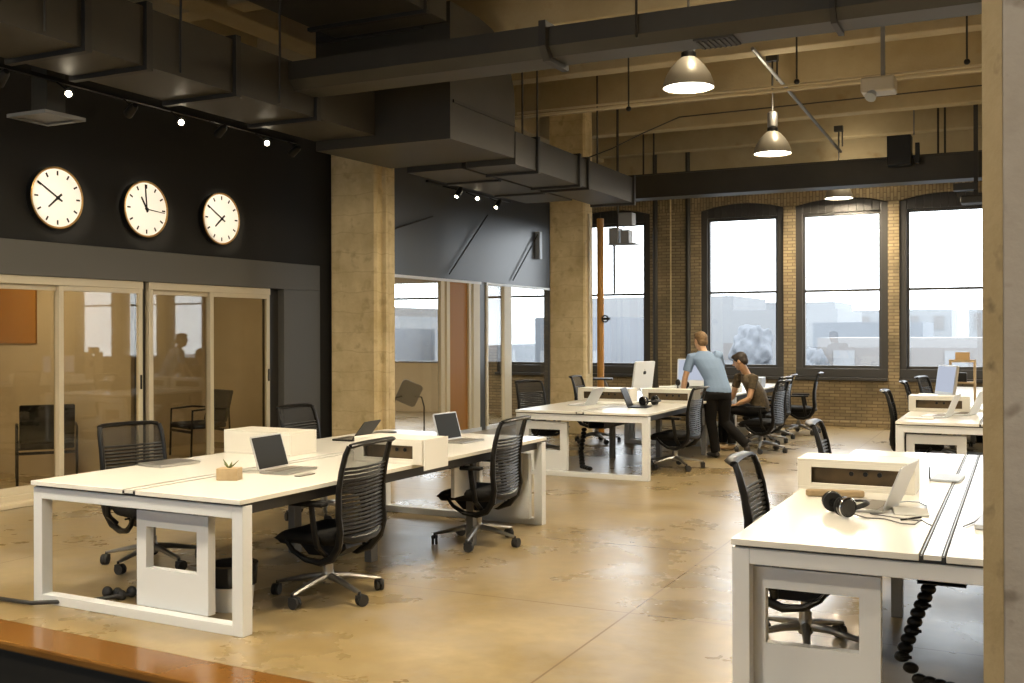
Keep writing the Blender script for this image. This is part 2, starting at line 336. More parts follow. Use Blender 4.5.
for n, (x0, x1) in enumerate(wins):
    fr = MB(); ya, yb = 18.56, 18.66
    j = 0.115; gx0, gx1, gz0, gz1 = x0+j, x1-j, 1.03, 3.60
    fr.box(x0, ya-0.03, ZS, gx0, yb, ZSP); fr.box(gx1, ya-0.03, ZS, x1, yb, ZSP)
    fr.box(x0, ya-0.05, ZS, x1, yb, gz0-0.05)
    a = arc(x0, x1, ZSP, ZAP-0.005)
    for p, q in zip(a, a[1:]): fr.prism([(p[0], gz1+0.05), (q[0], gz1+0.05), q, p], 'y', ya-0.02, yb)
    f = struct(fr.build('window_%d' % (n+1), 'cream' if n == 0 else 'dark_frame', bevel=0.008))
    s = MB()
    s.box(gx0, ya+0.02, gz0-0.05, gx0+0.035, yb+0.02, gz1+0.05).box(gx1-0.035, ya+0.02, gz0-0.05, gx1, yb+0.02, gz1+0.05)
    s.box(gx0+0.035, ya+0.02, gz0-0.05, gx1-0.035, yb+0.02, gz0).box(gx0+0.035, ya+0.02, gz1, gx1-0.035, yb+0.02, gz1+0.05)
    s.box(gx0+0.035, ya+0.02, 2.295, gx1-0.035, yb+0.02, 2.335)
    s.build('sash', 'dark_frame', f)
    MB().box(gx0+0.02, yb-0.012, gz0-0.02, gx1-0.02, yb-0.004, gz1+0.02).build('pane', 'window_glass', f)
    MB().box(x0, 18.40 if n else 18.36, ZS-0.05 if n else 0.995, x1, 18.56 if n else 18.50, ZS if n else 1.02).build('sill', 'dark_frame', f, bevel=0.006)
    if n == 2: MB().box(-6.915, 18.53, 2.335, -6.875, 18.56, 3.58).build('shade_bar', 'steel_grey', f)
# deep dark beam over the windows
b = MB().box(-6.37, 16.90, 3.88, 6.5, 17.25, 4.27).box(-6.37, 16.88, 3.875, 6.5, 17.27, 3.895).box(-6.37, 16.88, 4.255, 6.5, 17.27, 4.275).build('ceiling_beam', 'duct'); struct(b)
struct(MB().box(-13, 18.44, 0, 6.5, 18.5, 0.09).build('baseboard_back', 'brick', bevel=0.004))

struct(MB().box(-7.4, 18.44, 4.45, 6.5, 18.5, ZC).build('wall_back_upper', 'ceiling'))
# ---- other outer walls
struct(MB().box(-13.3, -5, -0.75, -13.0, 18.5, ZC).build('wall_left', 'beige'))
struct(MB().box(6.5, -5, -0.75, 6.7, 18.5, ZC).build('wall_right', 'beige'))
struct(MB().box(-13.3, -5.2, -0.75, 6.7, -5.0, ZC).build('wall_front', 'beige'))

# ---- black wall with glazed meeting rooms (stands along W axes)
def wbox(mb, x0, y0, z0, x1, y1, z1):
    T = Matrix.Rotation(DL, 4, 'Z'); mb.box(x0, y0, z0, x1, y1, z1, T); return mb
blk = MB()
wbox(blk, -8.80, -4.5, 2.49, -8.65, 11.6, 4.45)
wbox(blk, -8.80, 11.0, 0, -8.65, 11.6, 2.49)
struct(blk.build('wall_left_meeting_rooms', 'black_wall'))
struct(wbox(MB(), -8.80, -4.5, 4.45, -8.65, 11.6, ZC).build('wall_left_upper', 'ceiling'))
pp = MB()
wbox(pp, -8.78, 3.5, 2.16, -8.60, 11.0, 2.49); wbox(pp, -8.78, 10.28, 0, -8.60, 11.0, 2.16); wbox(pp, -8.78, 3.5, 0, -8.60, 4.4, 2.16)
struct(pp.build('wall_left_portal', 'grey_panel', bevel=0.006))
dk = MB(); wbox(dk, -8.76, 10.06, 0, -8.70, 10.28, 2.16); wbox(dk, -8.76, 8.04, 0, -8.69, 8.12, 2.16)
struct(dk.build('trim_3', 'dark_frame'))
struct(wbox(MB(), -8.72, 4.4, 0.0, -8.52, 10.28, 0.05).build('trim_4', 'pipe_cream', bevel=0.01))
def slider(n, y0, ym, y1, px=-8.66):
    T = Matrix.Rotation(DL, 4, 'Z')
    f = MB()
    f.box(px-0.07, y0, 2.08, px+0.03, y1, 2.16, T).box(px-0.07, y0, 0.05, px+0.03, y1, 0.10, T)
    f.box(px-0.07, y0, 0.10, px+0.03, y0+0.055, 2.08, T)
    r = struct(f.build('door_%d' % n, 'cream', bevel=0.004))
    for k, (a, b, xx) in enumerate(((y0+0.055, ym+0.03, px-0.045), (ym-0.03, y1, px+0.0))):
        s = MB(); w = 0.055
        s.box(xx-0.02, a, 0.10, xx+0.02, a+w, 2.08, T).box(xx-0.02, b-w, 0.10, xx+0.02, b, 2.08, T)
        s.box(xx-0.02, a+w, 2.03, xx+0.02, b-w, 2.08, T).box(xx-0.02, a+w, 0.10, xx+0.02, b-w, 0.17, T)
        q = s.build('door_leaf', 'cream', r, bevel=0.003)
        MB().box(xx-0.004, a+w-0.01, 0.15, xx+0.004, b-w+0.01, 2.04, T).build('door_glass', 'glass', q)
        if k: MB().box(xx+0.02, b-0.035, 1.02, xx+0.032, b-0.02, 1.17, T).build('door_handle', 'black', q)
slider(1, 5.95, 7.02, 8.04)
slider(2, 8.12, 9.07, 10.06)
slider(3, 4.42, 5.2, 5.93)
# partitions inside the meeting rooms
ro = MB(); wbox(ro, -11.3, 3.0, 0, -11.15, 11.8, 2.9); wbox(ro, -11.15, 11.7, 0, -8.8, 11.8, 2.9); wbox(ro, -11.15, 3.0, 0, -8.8, 3.1, 2.9)
wbox(ro, -11.15, 8.02, 0, -8.80, 8.10, 2.9)
struct(ro.build('wall_meeting_room_back', 'beige'))
struct(wbox(MB(), -11.15, 3.1, 2.75, -8.8, 11.7, 2.85).build('ceiling_meeting_room', 'beige'))
struct(wbox(MB(), -11.10, 8.0, 1.50, -10.28, 8.02, 2.75).build('wall_meeting_room_accent', 'orange'))
struct(wbox(MB(), -11.15, 9.2, 1.45, -11.12, 9.75, 2.75).build('wall_meeting_room_stripe', 'orange'))

# ---- second glazed stretch, between the two columns
XG = -8.0
mw = MB().box(XG-0.14, 11.55, 2.44, XG, 18.5, ZC).box(XG-0.14, 11.55, 0, XG, 12.45, 2.44).box(XG-0.14, 18.08, 0, XG, 18.5, 2.44).box(-8.9, 11.55, 0, XG, 11.69, ZC)
mw.box(XG-0.10, 15.23, 0, XG-0.01, 15.42, 2.44)
struct(mw.build('wall_left_gallery', 'midwall'))
f = MB().box(XG-0.06, 12.45, 2.40, XG+0.02, 15.23, 2.44).box(XG-0.06, 15.42, 2.40, XG+0.02, 18.08, 2.44)
f.box(XG-0.06, 12.45, 0, XG+0.02, 15.23, 0.06).box(XG-0.06, 15.42, 0, XG+0.02, 18.08, 0.06)
r4 = struct(f.build('door_4', 'white_metal'))
for a, b in ((13.92, 14.03), (14.10, 14.20), (14.82, 14.90), (14.98, 15.2), (15.43, 15.50), (16.1, 16.38)):
    MB().box(XG-0.05, a, 0.06, XG+0.01, b, 2.40).build('door_post', 'cream', r4, bevel=0.004)
MB().box(XG-0.04, 14.20, 0.06, XG-0.02, 14.82, 2.40).build('door_panel', 'orange', r4)
for a, b in ((12.45, 13.92), (14.90, 14.98), (15.50, 16.1), (16.38, 18.08)):
    MB().box(XG-0.034, a, 0.06, XG-0.026, b, 2.40).build('door_glass', 'glass_blue', r4)
struct(MB().box(-13.0, 18.36, 0, -10.4, 18.5, 0.995).build('wall_back_low_panel', 'beige'))
struct(MB().box(-12.95, 11.9, 2.62, -8.14, 18.5, 2.70).build('ceiling_gallery_room', 'beige'))

# ---- columns
def column(x0, y0, x1, y1, z0, m, ch=0.03):
    p = [(x0+ch, y0), (x1-ch, y0), (x1, y0+ch), (x1, y1-ch), (x1-ch, y1), (x0+ch, y1), (x0, y1-ch), (x0, y0+ch)]
    return struct(MB().prism(p, 'z', z0, ZC).build('column', m, bevel=0.006))
c1 = column(-7.655, 10.6, -6.985, 11.05, 0, 'column')
MB().box(-6.99, 10.74, 0, -6.93, 10.80, ZC).box(-6.99, 10.86, 0, -6.965, 10.98, ZC).build('conduit_strip', 'column', c1, bevel=0.006)
c2 = column(-6.84, 15.4, -6.22, 15.75, 0, 'column')
MB().box(-6.225, 15.52, 0.95, -6.185, 15.56, 3.5).build('conduit_strip', 'pipe_cream', c2, bevel=0.008)
struct(MB().box(0.0-0.045, 3.0, -0.7, 0.62, 3.55, ZC).build('column', 'column_near', bevel=0.004))
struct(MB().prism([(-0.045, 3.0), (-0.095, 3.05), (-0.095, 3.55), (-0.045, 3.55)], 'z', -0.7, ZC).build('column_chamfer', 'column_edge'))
# far column piece on the window wall with its two downpipes
for x in (-6.06, -5.44):
    tag(MB().cyl((x, 18.45, 0.0), (x, 18.45, ZC), 0.045, seg=12).build('downpipe', 'pipe_dark', smooth='auto'),
        'dark vertical pipe on the brick, %s of the pair' % ('left' if x < -6 else 'right, beside the arched window'), 'pipe', 'dark pipes on the brick pier')
tag(MB().cyl((-5.776, 18.48, 0.0), (-5.776, 18.48, ZC), 0.014, seg=8).build('conduit', 'column', smooth='auto'), 'thin tan conduit between the two dark pipes on the brick pier', 'conduit')

# ------------------------------------------------------------------ ducts, pipes and fittings under the ceiling
def duct_thing(label, name='air_duct'):
    return thing(name, label, 'duct')
t = duct_thing('long dark rectangular air duct running beside the wall clocks')
MB().box(-6.60, -4.5, 3.60, -5.86, 8.88, 4.04).build('duct_body', 'duct', t)
for y in (0.3, 2.2, 3.3, 4.25, 5.25, 5.82, 6.80, 7.90):
    m = MB(); e = 0.035
    m.box(-6.60-e, y-0.03, 3.60-e, -6.60, y+0.03, 4.04+e).box(-5.86, y-0.03, 3.60-e, -5.86+e, y+0.03, 4.04+e)
    m.box(-6.60, y-0.03, 3.60-e, -5.86, y+0.03, 3.60).box(-6.60, y-0.03, 4.04, -5.86, y+0.03, 4.04+e)
    m.build('flange', 'duct_rib', t)
for y in (4.9, 6.15, 7.35):
    MB().cyl((-5.835, y, 3.62), (-5.835, y, ZC), 0.010, seg=6).build('hanger_rod', 'duct_rib', t)
t = duct_thing('long dark duct crossing the room overhead, in front of the first pendant lamp')
MB().prism([(7.5, 3.86), (7.58, 3.78), (7.90, 3.78), (7.90, 4.02), (7.5, 4.02)], 'x', -5.86, -3.40).build('duct_body', 'duct', t)
MB().prism([(7.52, 3.86), (7.60, 3.79), (7.89, 3.79), (7.89, 4.01), (7.52, 4.01)], 'x', -3.34, 6.4).build('duct_body', 'duct', t)
MB().prism([(7.46, 3.85), (7.55, 3.75), (7.93, 3.75), (7.93, 4.05), (7.46, 4.05)], 'x', -3.40, -3.34).build('flange', 'duct_rib', t)
for x in (-1.2, 1.4): MB().prism([(7.49, 3.85), (7.57, 3.765), (7.92, 3.765), (7.92, 4.03), (7.49, 4.03)], 'x', x, x+0.04).build('flange', 'duct_rib', t)
for x in (-2.6, -0.4): MB().cyl((x, 7.48, 3.82), (x, 7.48, ZC), 0.010, seg=6).build('hanger_rod', 'duct_rib', t)
v = MB(); v.box(-2.20, 7.60, 3.775, -1.90, 7.86, 3.79)
for k in range(7): v.box(-2.18+k*0.04, 7.62, 3.765, -2.165+k*0.04, 7.84, 3.775)
v.build('vent_grille', 'duct_rib', t)
t = duct_thing('dark duct high under the ceiling, running into the curved elbow')
MB().box(-6.30, -4.5, 4.62, -5.0, 8.83, 4.84).build('duct_body', 'duct', t)
for y in (3.5, 6.0, 8.40): MB().box(-6.33, y, 4.585, -4.97, y+0.06, 4.62).box(-5.0, y, 4.62, -4.965, y+0.06, 4.84).build('flange', 'duct_rib', t)
t = duct_thing('huge dark duct elbow with a curved back, above the first concrete column')
pr = [(8.90, 3.50), (10.33, 3.52), (10.35, 4.05), (10.33, 4.25), (10.26, 4.42), (10.14, 4.60), (10.0, 4.72), (9.80, 4.80), (9.5, 4.84), (8.90, 4.84)]
MB().prism(pr, 'x', -6.60, -5.0).build('duct_body', 'duct', t)
MB().box(-6.55, 8.84, 4.60, -5.30, 8.90, 4.66).box(-5.34, 8.84, 4.66, -5.28, 8.90, 4.84).build('flange', 'duct_rib', t)
MB().box(-5.0, 8.95, 3.86, -4.985, 10.32, 3.89).build('seam', 'duct_rib', t)
t = duct_thing('lower dark duct running on from the elbow towards the window wall')
MB().box(-5.62, 10.36, 3.46, -5.0, 14.3, 3.82).build('duct_body', 'duct', t)
for y in (10.9, 12.15, 12.45, 14.2):
    e = 0.03; MB().box(-5.62-e, y, 3.46-e, -5.0+e, y+0.05, 3.46).box(-5.0, y, 3.46, -5.0+e, y+0.05, 3.82+e).box(-5.62-e, y, 3.46, -5.62, y+0.05, 3.82+e).box(-5.62-e, y, 3.82, -5.0, y+0.05, 3.82+e).build('flange', 'duct_rib', t)
for y in (10.6, 11.0, 12.9): MB().cyl((-5.03, y, 3.82), (-5.03, y, ZC), 0.012, seg=6).build('hanger_rod', 'duct_rib', t)
t = duct_thing('dark branch duct over the track spotlights between the two columns')
MB().box(-6.40, 10.37, 3.46, -5.68, 13.6, 3.60).build('duct_body', 'duct', t)
MB().box(-6.40, 11.3, 3.435, -5.68, 11.36, 3.46).box(-6.40, 12.6, 3.435, -5.68, 12.66, 3.46).build('flange', 'duct_rib', t)
t = thing('ceiling_vent', 'square ceiling diffuser on a short box duct at the upper left', 'vent', (-7.13, 6.0, 3.35), 0)
MB().box(-0.08, -0.08, 0.03, 0.10, 0.10, 2.0).build('duct_neck', 'duct', t)
MB().prism([(-0.22, -0.20), (0.22, -0.20), (0.22, 0.20), (-0.22, 0.20)], 'z', 0.015, 0.03).box(-0.22, -0.20, 0, 0.22, -0.15, 0.015).box(-0.22, 0.15, 0, 0.22, 0.20, 0.015).box(-0.22, -0.15, 0, -0.17, 0.15, 0.015).box(0.17, -0.15, 0, 0.22, 0.15, 0.015).build('diffuser_frame', 'steel_grey', t)

tag(MB().cyl((-5.7, 11.80, 4.30), (6.4, 11.80, 4.30), 0.018, seg=8).build('conduit', 'pipe_cream', smooth='auto'), 'pale conduit under the ceiling, lower one of the close pair', 'conduit', 'pale ceiling conduits')
tag(MB().cyl((-5.7, 11.86, 4.36), (6.4, 11.86, 4.36), 0.014, seg=8).build('conduit', 'pipe_cream', smooth='auto'), 'pale conduit under the ceiling, upper one of the close pair', 'conduit', 'pale ceiling conduits')
tag(MB().tube([(-5.6, 13.6, 4.0), (-5.2, 13.9, 4.2), (-4.9, 14.3, 4.45), (-4.4, 14.5, 4.68), (0, 14.5, 4.72), (6.4, 14.5, 4.72)], 0.010, 6).build('cable', 'pipe_dark'), 'thin dark cable strung across the ceiling beyond the pale conduits', 'cable')
tag(MB().cyl((-2.75, 11.9, 4.83), (-2.49, 16.6, 4.36), 0.022, seg=8).build('brace_rod', 'steel_grey', smooth='auto'), 'grey diagonal rod slanting down beside the second pendant lamp', 'rod')
for i, (x, y, z0, w) in enumerate(((-5.812, 17.07, 4.275, 'leftmost, above the beam over the windows'), (-5.629, 17.07, 4.275, 'second from left, above the beam over the windows'), (-1.139, 17.07, 4.275, 'second from right, above the window beam'), (-1.043, 17.07, 4.275, 'rightmost, above the window beam beside the black box'))):
    tag(MB().cyl((x, y, z0), (x, y, ZC), 0.016, seg=8).build('hanger_rod', 'duct_rib'), 'thin dark hanger rod, ' + w, 'rod', 'hanger rods')
for x, y, z, w in ((-4.13, 11.6, 4.22, 'left of the first pendant lamp'), (-2.20, 11.6, 4.33, 'between the pale conduits and the cross duct'), (-0.50, 11.6, 4.35, 'beside the near concrete column')):
    t = thing('sprinkler_pipe', 'thin sprinkler drop with a small dark head, ' + w, 'sprinkler', (x, y, z), 0, 'sprinkler drops')
    MB().cyl((0, 0, 0.03), (0, 0, ZC-z), 0.010, seg=8).build('drop_pipe', 'duct_rib', t)
    MB().ell((0, 0, 0.0), (0.032, 0.032, 0.03), seg=10).build('sprinkler_head', 'black', t, smooth=True)

# pendants
def pendant(loc, label, stem, up=15):
    t = thing('pendant_lamp', label, 'lamp', loc, 0, 'industrial pendant lamps')
    MB().lathe([(0.228, 0.0), (0.222, 0.05), (0.195, 0.12), (0.15, 0.19), (0.10, 0.245), (0.062, 0.275), (0.062, 0.265), (0.09, 0.24), (0.14, 0.18), (0.185, 0.115), (0.212, 0.045), (0.220, 0.0)], seg=36, cap=False).build('lamp_shade', 'lampshade', t, smooth='auto')
    MB().lathe([(0.218, 0.012), (0.218, 0.02)], seg=36).build('diffuser', 'bulb', t)
    MB().lathe([(0.066, 0.265), (0.066, 0.315), (0.05, 0.33)], seg=20).build('collar', 'black', t, smooth='auto')
    MB().lathe([(0.05, 0.33), (0.062, 0.34), (0.062, 0.50), (0.045, 0.52)], seg=20).build('ballast_housing', 'alu', t, smooth='auto')
    MB().cyl((0, 0, 0.52), (0, 0, stem), 0.012, seg=8).build('stem', 'pipe_dark', t)
    MB().box(-0.07, -0.05, stem, 0.07, 0.05, stem+0.09).box(0.05, -0.02, stem-0.25, 0.07, 0.0, stem).build('ceiling_bracket', 'pipe_dark', t)
    d = bpy.data.lights.new('pendant_light', 'AREA'); d.shape = 'DISK'; d.size = 0.40; d.energy = LAMP; d.color = (1.0, 0.84, 0.60)
    o = bpy.data.objects.new('pendant_light', d); C.objects.link(o); o.location = Vector(loc)+Vector((0, 0, 0.004))
    p = bpy.data.lights.new('ceiling_fill_light', 'POINT'); p.energy = up; p.color = (1.0, 0.84, 0.60); p.shadow_soft_size = 0.06  # point light added beside the stem to brighten the ceiling
    q = bpy.data.objects.new('ceiling_fill_light', p); C.objects.link(q); q.location = Vector(loc)+Vector((0.15, -0.15, 0.56))
    return t
LAMP = 120
pendant((-2.69, 9.15, 3.80), 'nearest lit pendant lamp, hanging just behind the crossing duct', 1.30)
pendant((-2.76, 13.0, 3.80), 'second lit pendant lamp, hanging on a visible stem with a bright housing', 1.14)
pendant((-2.71, 17.85, 3.80), 'farthest lit pendant lamp, half hidden by the dark beam before the second arched window', 1.10)
for x, y in ((-2.69, 5.2), (-2.69, 1.2), (2.6, 5.2), (2.6, 9.15), (2.6, 13.0), (-4.9, 3.1), (-7.3, 3.0), (2.6, 1.2)):  # out-of-view pendants, added because the room needs their light
    pendant((x, y, 3.80), 'unseen pendant lamp added to light the room, nearer the viewer or past the near column', 1.30, 1 if x < -4 else 15)

# track spots by the clocks
track = MB().box(-6.88, 4.4, 3.60, -6.84, 8.9, 3.63); tag(track.build('light_track', 'black'), 'black lighting track under the long duct beside the clocks', 'track')
tag(MB().box(-6.88, 11.6, 3.54, -6.84, 14.0, 3.57).build('light_track', 'black'), 'black lighting track between the two tan columns', 'track')
def spot(x, y, z, on, aim, label, power=0):
    t = thing('track_spotlight', label, 'spotlight', (x, y, z), 0, 'track spotlights')
    d = (Vector(aim)-Vector((x, y, z))).normalized()
    p0 = Vector((0, 0, 0)); q = d*0.07
    m = MB().tube([p0-d*0.09, p0-d*0.06, q], [0.022, 0.036, 0.042], 14); m.build('lamp_head', 'black', t, smooth='auto')
    MB().cyl(q+d*0.001, q+d*0.004, 0.024, seg=14).build('bulb', 'spot_on' if on else 'spot_rim', t)
    MB().cyl(-d*0.04, Vector((-6.86-x, 0, 3.60-z if y < 10 else 3.54-z)), 0.007, seg=6).build('bracket', 'black', t)
    if power:
        l = bpy.data.lights.new('spot', 'SPOT'); l.energy = power; l.spot_size = math.radians(25); l.spot_blend = 0.5; l.color = (1, 0.87, 0.68); l.shadow_soft_size = 0.03
        o = bpy.data.objects.new('track_spot_light', l); C.objects.link(o); o.location = Vector((x, y, z))+d*0.10
        o.rotation_euler = d.to_track_quat('-Z', 'Y').to_euler()
SP = 120
names = ['at the left edge of the picture', 'bright, above the left clock', 'dim, between the left and middle clocks', 'bright, above the right clock', 'dim, right of the right clock', 'bright, farthest right over the black wall']
cam_p = (-0.2, 0.3, 1.9)
for (x, y, on, aim, nm, pw) in ((-6.78, 5.31, 0, (-8.8, 5.9, 2.5), names[0], 0), (-6.72, 5.87, 1, (-4.0, 3.0, 2.2), names[1], 0), (-6.78, 6.56, 0, W(-8.65, 7.0, 2.9), names[2], SP),
        (-6.74, 7.11, 1, (-4.0, 4.0, 2.2), names[3], 0), (-6.72, 7.60, 0, W(-8.65, 8.08, 2.9), names[4], SP), (-6.72, 8.26, 1, (-4.0, 5.0, 2.2), names[5], 0)):
    spot(x, y, 3.50, on, aim, 'black track spotlight, ' + nm, pw)
spot(-6.78, 8.78, 3.5, 0, W(-8.65, 9.22, 2.93), 'black track spotlight, hidden behind the duct by the column', SP)
for x, y, on, aim, nm in ((-6.62, 12.0, 0, (-6.9, 11.0, 2.0), 'left of the three between the columns'), (-6.67, 12.64, 1, (-4.0, 5.0, 2.2), 'middle of the three between the columns'), (-6.72, 13.34, 0, (-6.9, 12.0, 2.0), 'right of the three between the columns')):
    spot(x, y, 3.44, 1, aim, 'lit track spotlight, ' + nm, 0)

# wall clocks
def clock(y, z, rad, hands, label):
    t = thing('wall_clock', label, 'clock', W(-8.645, y-0.055, z), DL, 'wall clocks')
    T = Matrix.Rotation(PI/2, 4, 'Y')      # local z -> +x
    MB().lathe([(rad*1.0, 0.0), (rad*1.035, 0.02), (rad*1.035, 0.078), (rad*1.0, 0.079)], seg=48, T=T).build('case', 'black', t, smooth='auto')
    MB().lathe([(rad*1.036, 0.079), (rad*1.036, 0.086), (rad*1.0, 0.090), (rad*0.972, 0.080)], seg=48, T=T, cap=False).build('rim', 'brass', t, smooth='auto')
    f = MB().lathe([(rad*0.97, 0.076), (rad*0.97, 0.080)], seg=48, T=T).build('clock_face', 'clock_face', t)
    for k in range(60):
        a = k*PI/30
        if k % 5: continue
        r0, r1, w = 0.75, 0.90, 0.018
        R = Matrix.Rotation(a, 4, 'X')
        MB().box(0.0805, -w/2*rad/0.31, r0*rad, 0.083, w/2*rad/0.31, r1*rad, R).build('hour_mark', 'black', t)
    for nm, ang, r1, r0, w in hands:
        R = Matrix.Rotation(math.radians(-ang), 4, 'X')
        # seen from +x with y to the right: clockwise = towards +y
        h = MB().prism([(-w/2, -r0*rad), (w/2, -r0*rad), (w*0.35, r1*rad), (-w*0.35, r1*rad)], 'x', 0.086, 0.090, R)
        h.lathe([(0.018, 0.084), (0.018, 0.094)], seg=12, T=T)
        h.build(nm, 'black', t)
H750 = [('hour_hand', 228, 0.50, 0.20, 0.022), ('minute_hand', 301, 0.92, 0.20, 0.016)]
clock(6.97, 2.92, 0.288, H750, 'round white wall clock at ten to eight, largest and leftmost')
clock(8.08, 2.925, 0.288, [('hour_hand', 328, 0.50, 0.10, 0.022), ('minute_hand', 355, 0.90, 0.12, 0.016), ('second_hand', 95, 0.86, 0.10, 0.010)], 'round white wall clock with upright hands, middle one')
clock(9.20, 2.93, 0.288, H750, 'round white wall clock at ten to eight, nearest the tan column')

# other fittings
t = thing('projector', 'pale box projector hung from the ceiling with a pale blue-grey lens', 'projector', (-1.35, 11.6, 4.03))
MB().box(-0.17, -0.14, 0.08, 0.17, 0.14, 0.24).build('body', 'lampshade', t, bevel=0.02)
MB().cyl((-0.05, -0.10, 0.075), (-0.07, -0.15, 0.02), 0.045, 0.06, 14).build('lens_housing', 'bluegrey', t, smooth='auto')
MB().box(0.02, -0.03, 0.24, 0.06, 0.03, ZC-4.03).build('mount', 'steel_grey', t)
t = thing('loudspeaker', 'black box speaker hanging in front of the dark beam over the windows', 'speaker', (-1.65, 16.7, 4.10))
MB().box(-0.17, -0.13, 0, 0.17, 0.13, 0.44).build('cabinet', 'black', t, bevel=0.01)
MB().box(0.22, -0.05, 0.02, 0.28, 0.05, 0.32).box(0.17, -0.01, 0.1, 0.22, 0.01, 0.14).build('bracket', 'black', t)
MB().cyl((0.20, 0, 0.44), (0.20, 0, ZC-4.10), 0.012, seg=6).build('hanger', 'steel_grey', t)
t = thing('ceiling_speaker', 'grey hanging speaker cluster with a thin tray, in front of the left window', 'speaker', (-5.46, 15.0, 2.95))
MB().box(-0.17, -0.1, 0.0, -0.02, 0.1, 0.24).build('cabinet', 'steel_grey', t, bevel=0.006)
MB().box(0.02, -0.1, 0.0, 0.15, 0.1, 0.20).build('cabinet', 'steel_grey', t, bevel=0.006)
MB().box(-0.02, -0.09, 0.26, 0.20, 0.09, 0.46).build('control_box', 'steel_grey', t, bevel=0.01)
MB().box(-0.18, -0.12, -0.02, 0.25, 0.12, 0.0).build('tray', 'steel_grey', t)
MB().cyl((-0.06, 0, 0.24), (-0.06, 0, ZC-2.95), 0.02, seg=8).build('hanger', 'pipe_dark', t)
t = thing('projector', 'dark projector on a bracket before the top of the rightmost window', 'projector', (-0.60, 16.6, 3.44))
MB().box(-0.20, -0.16, 0.02, 0.20, 0.16, 0.13).build('body', 'duct_rib', t, bevel=0.02)
MB().box(-0.30, -0.1, 0.22, 0.02, 0.1, 0.32).box(-0.03, -0.03, 0.13, 0.03, 0.03, ZC-3.44).build('mount', 'duct_rib', t)
t = thing('wall_light', 'small grey wall lantern on the dark wall by the second column', 'light', (-7.95, 17.45, 2.95))
MB().box(-0.05, -0.06, 0, 0.04, 0.06, 0.50).build('housing', 'bluegrey', t, bevel=0.01)
for i, (y0, z0, y1, z1, w) in enumerate(((11.9, 2.9, 13.6, 3.35, 'leftmost'), (14.15, 2.52, 15.4, 3.55, 'middle'), (16.4, 2.52, 17.4, 3.4, 'rightmost'))):
    tag(MB().cyl((XG+0.03, y0, z0), (XG+0.05, y1, z1), 0.012, seg=6).build('tension_cable', 'pipe_dark'), 'thin slanting cable on the grey wall between the columns, ' + w + ' of three', 'cable', 'slanting cables')
t = thing('standpipe', 'amber vertical pipe with a black valve, standing behind the far desks', 'pipe', (-5.98, 15.46, 0))
MB().cyl((0, 0, 0), (0, 0, 3.4), 0.055, seg=16).build('pipe', 'pipe_orange', t, smooth='auto')
MB().cyl((0.05, -0.02, 1.82), (0.17, -0.04, 1.82), 0.02, seg=10).build('valve_stem', 'black', t)
MB().tube([(0.10+0.05*math.cos(a*PI/8), -0.06, 1.82+0.05*math.sin(a*PI/8)) for a in range(16)], 0.012, 6, closed=True).build('valve_wheel', 'black', t)

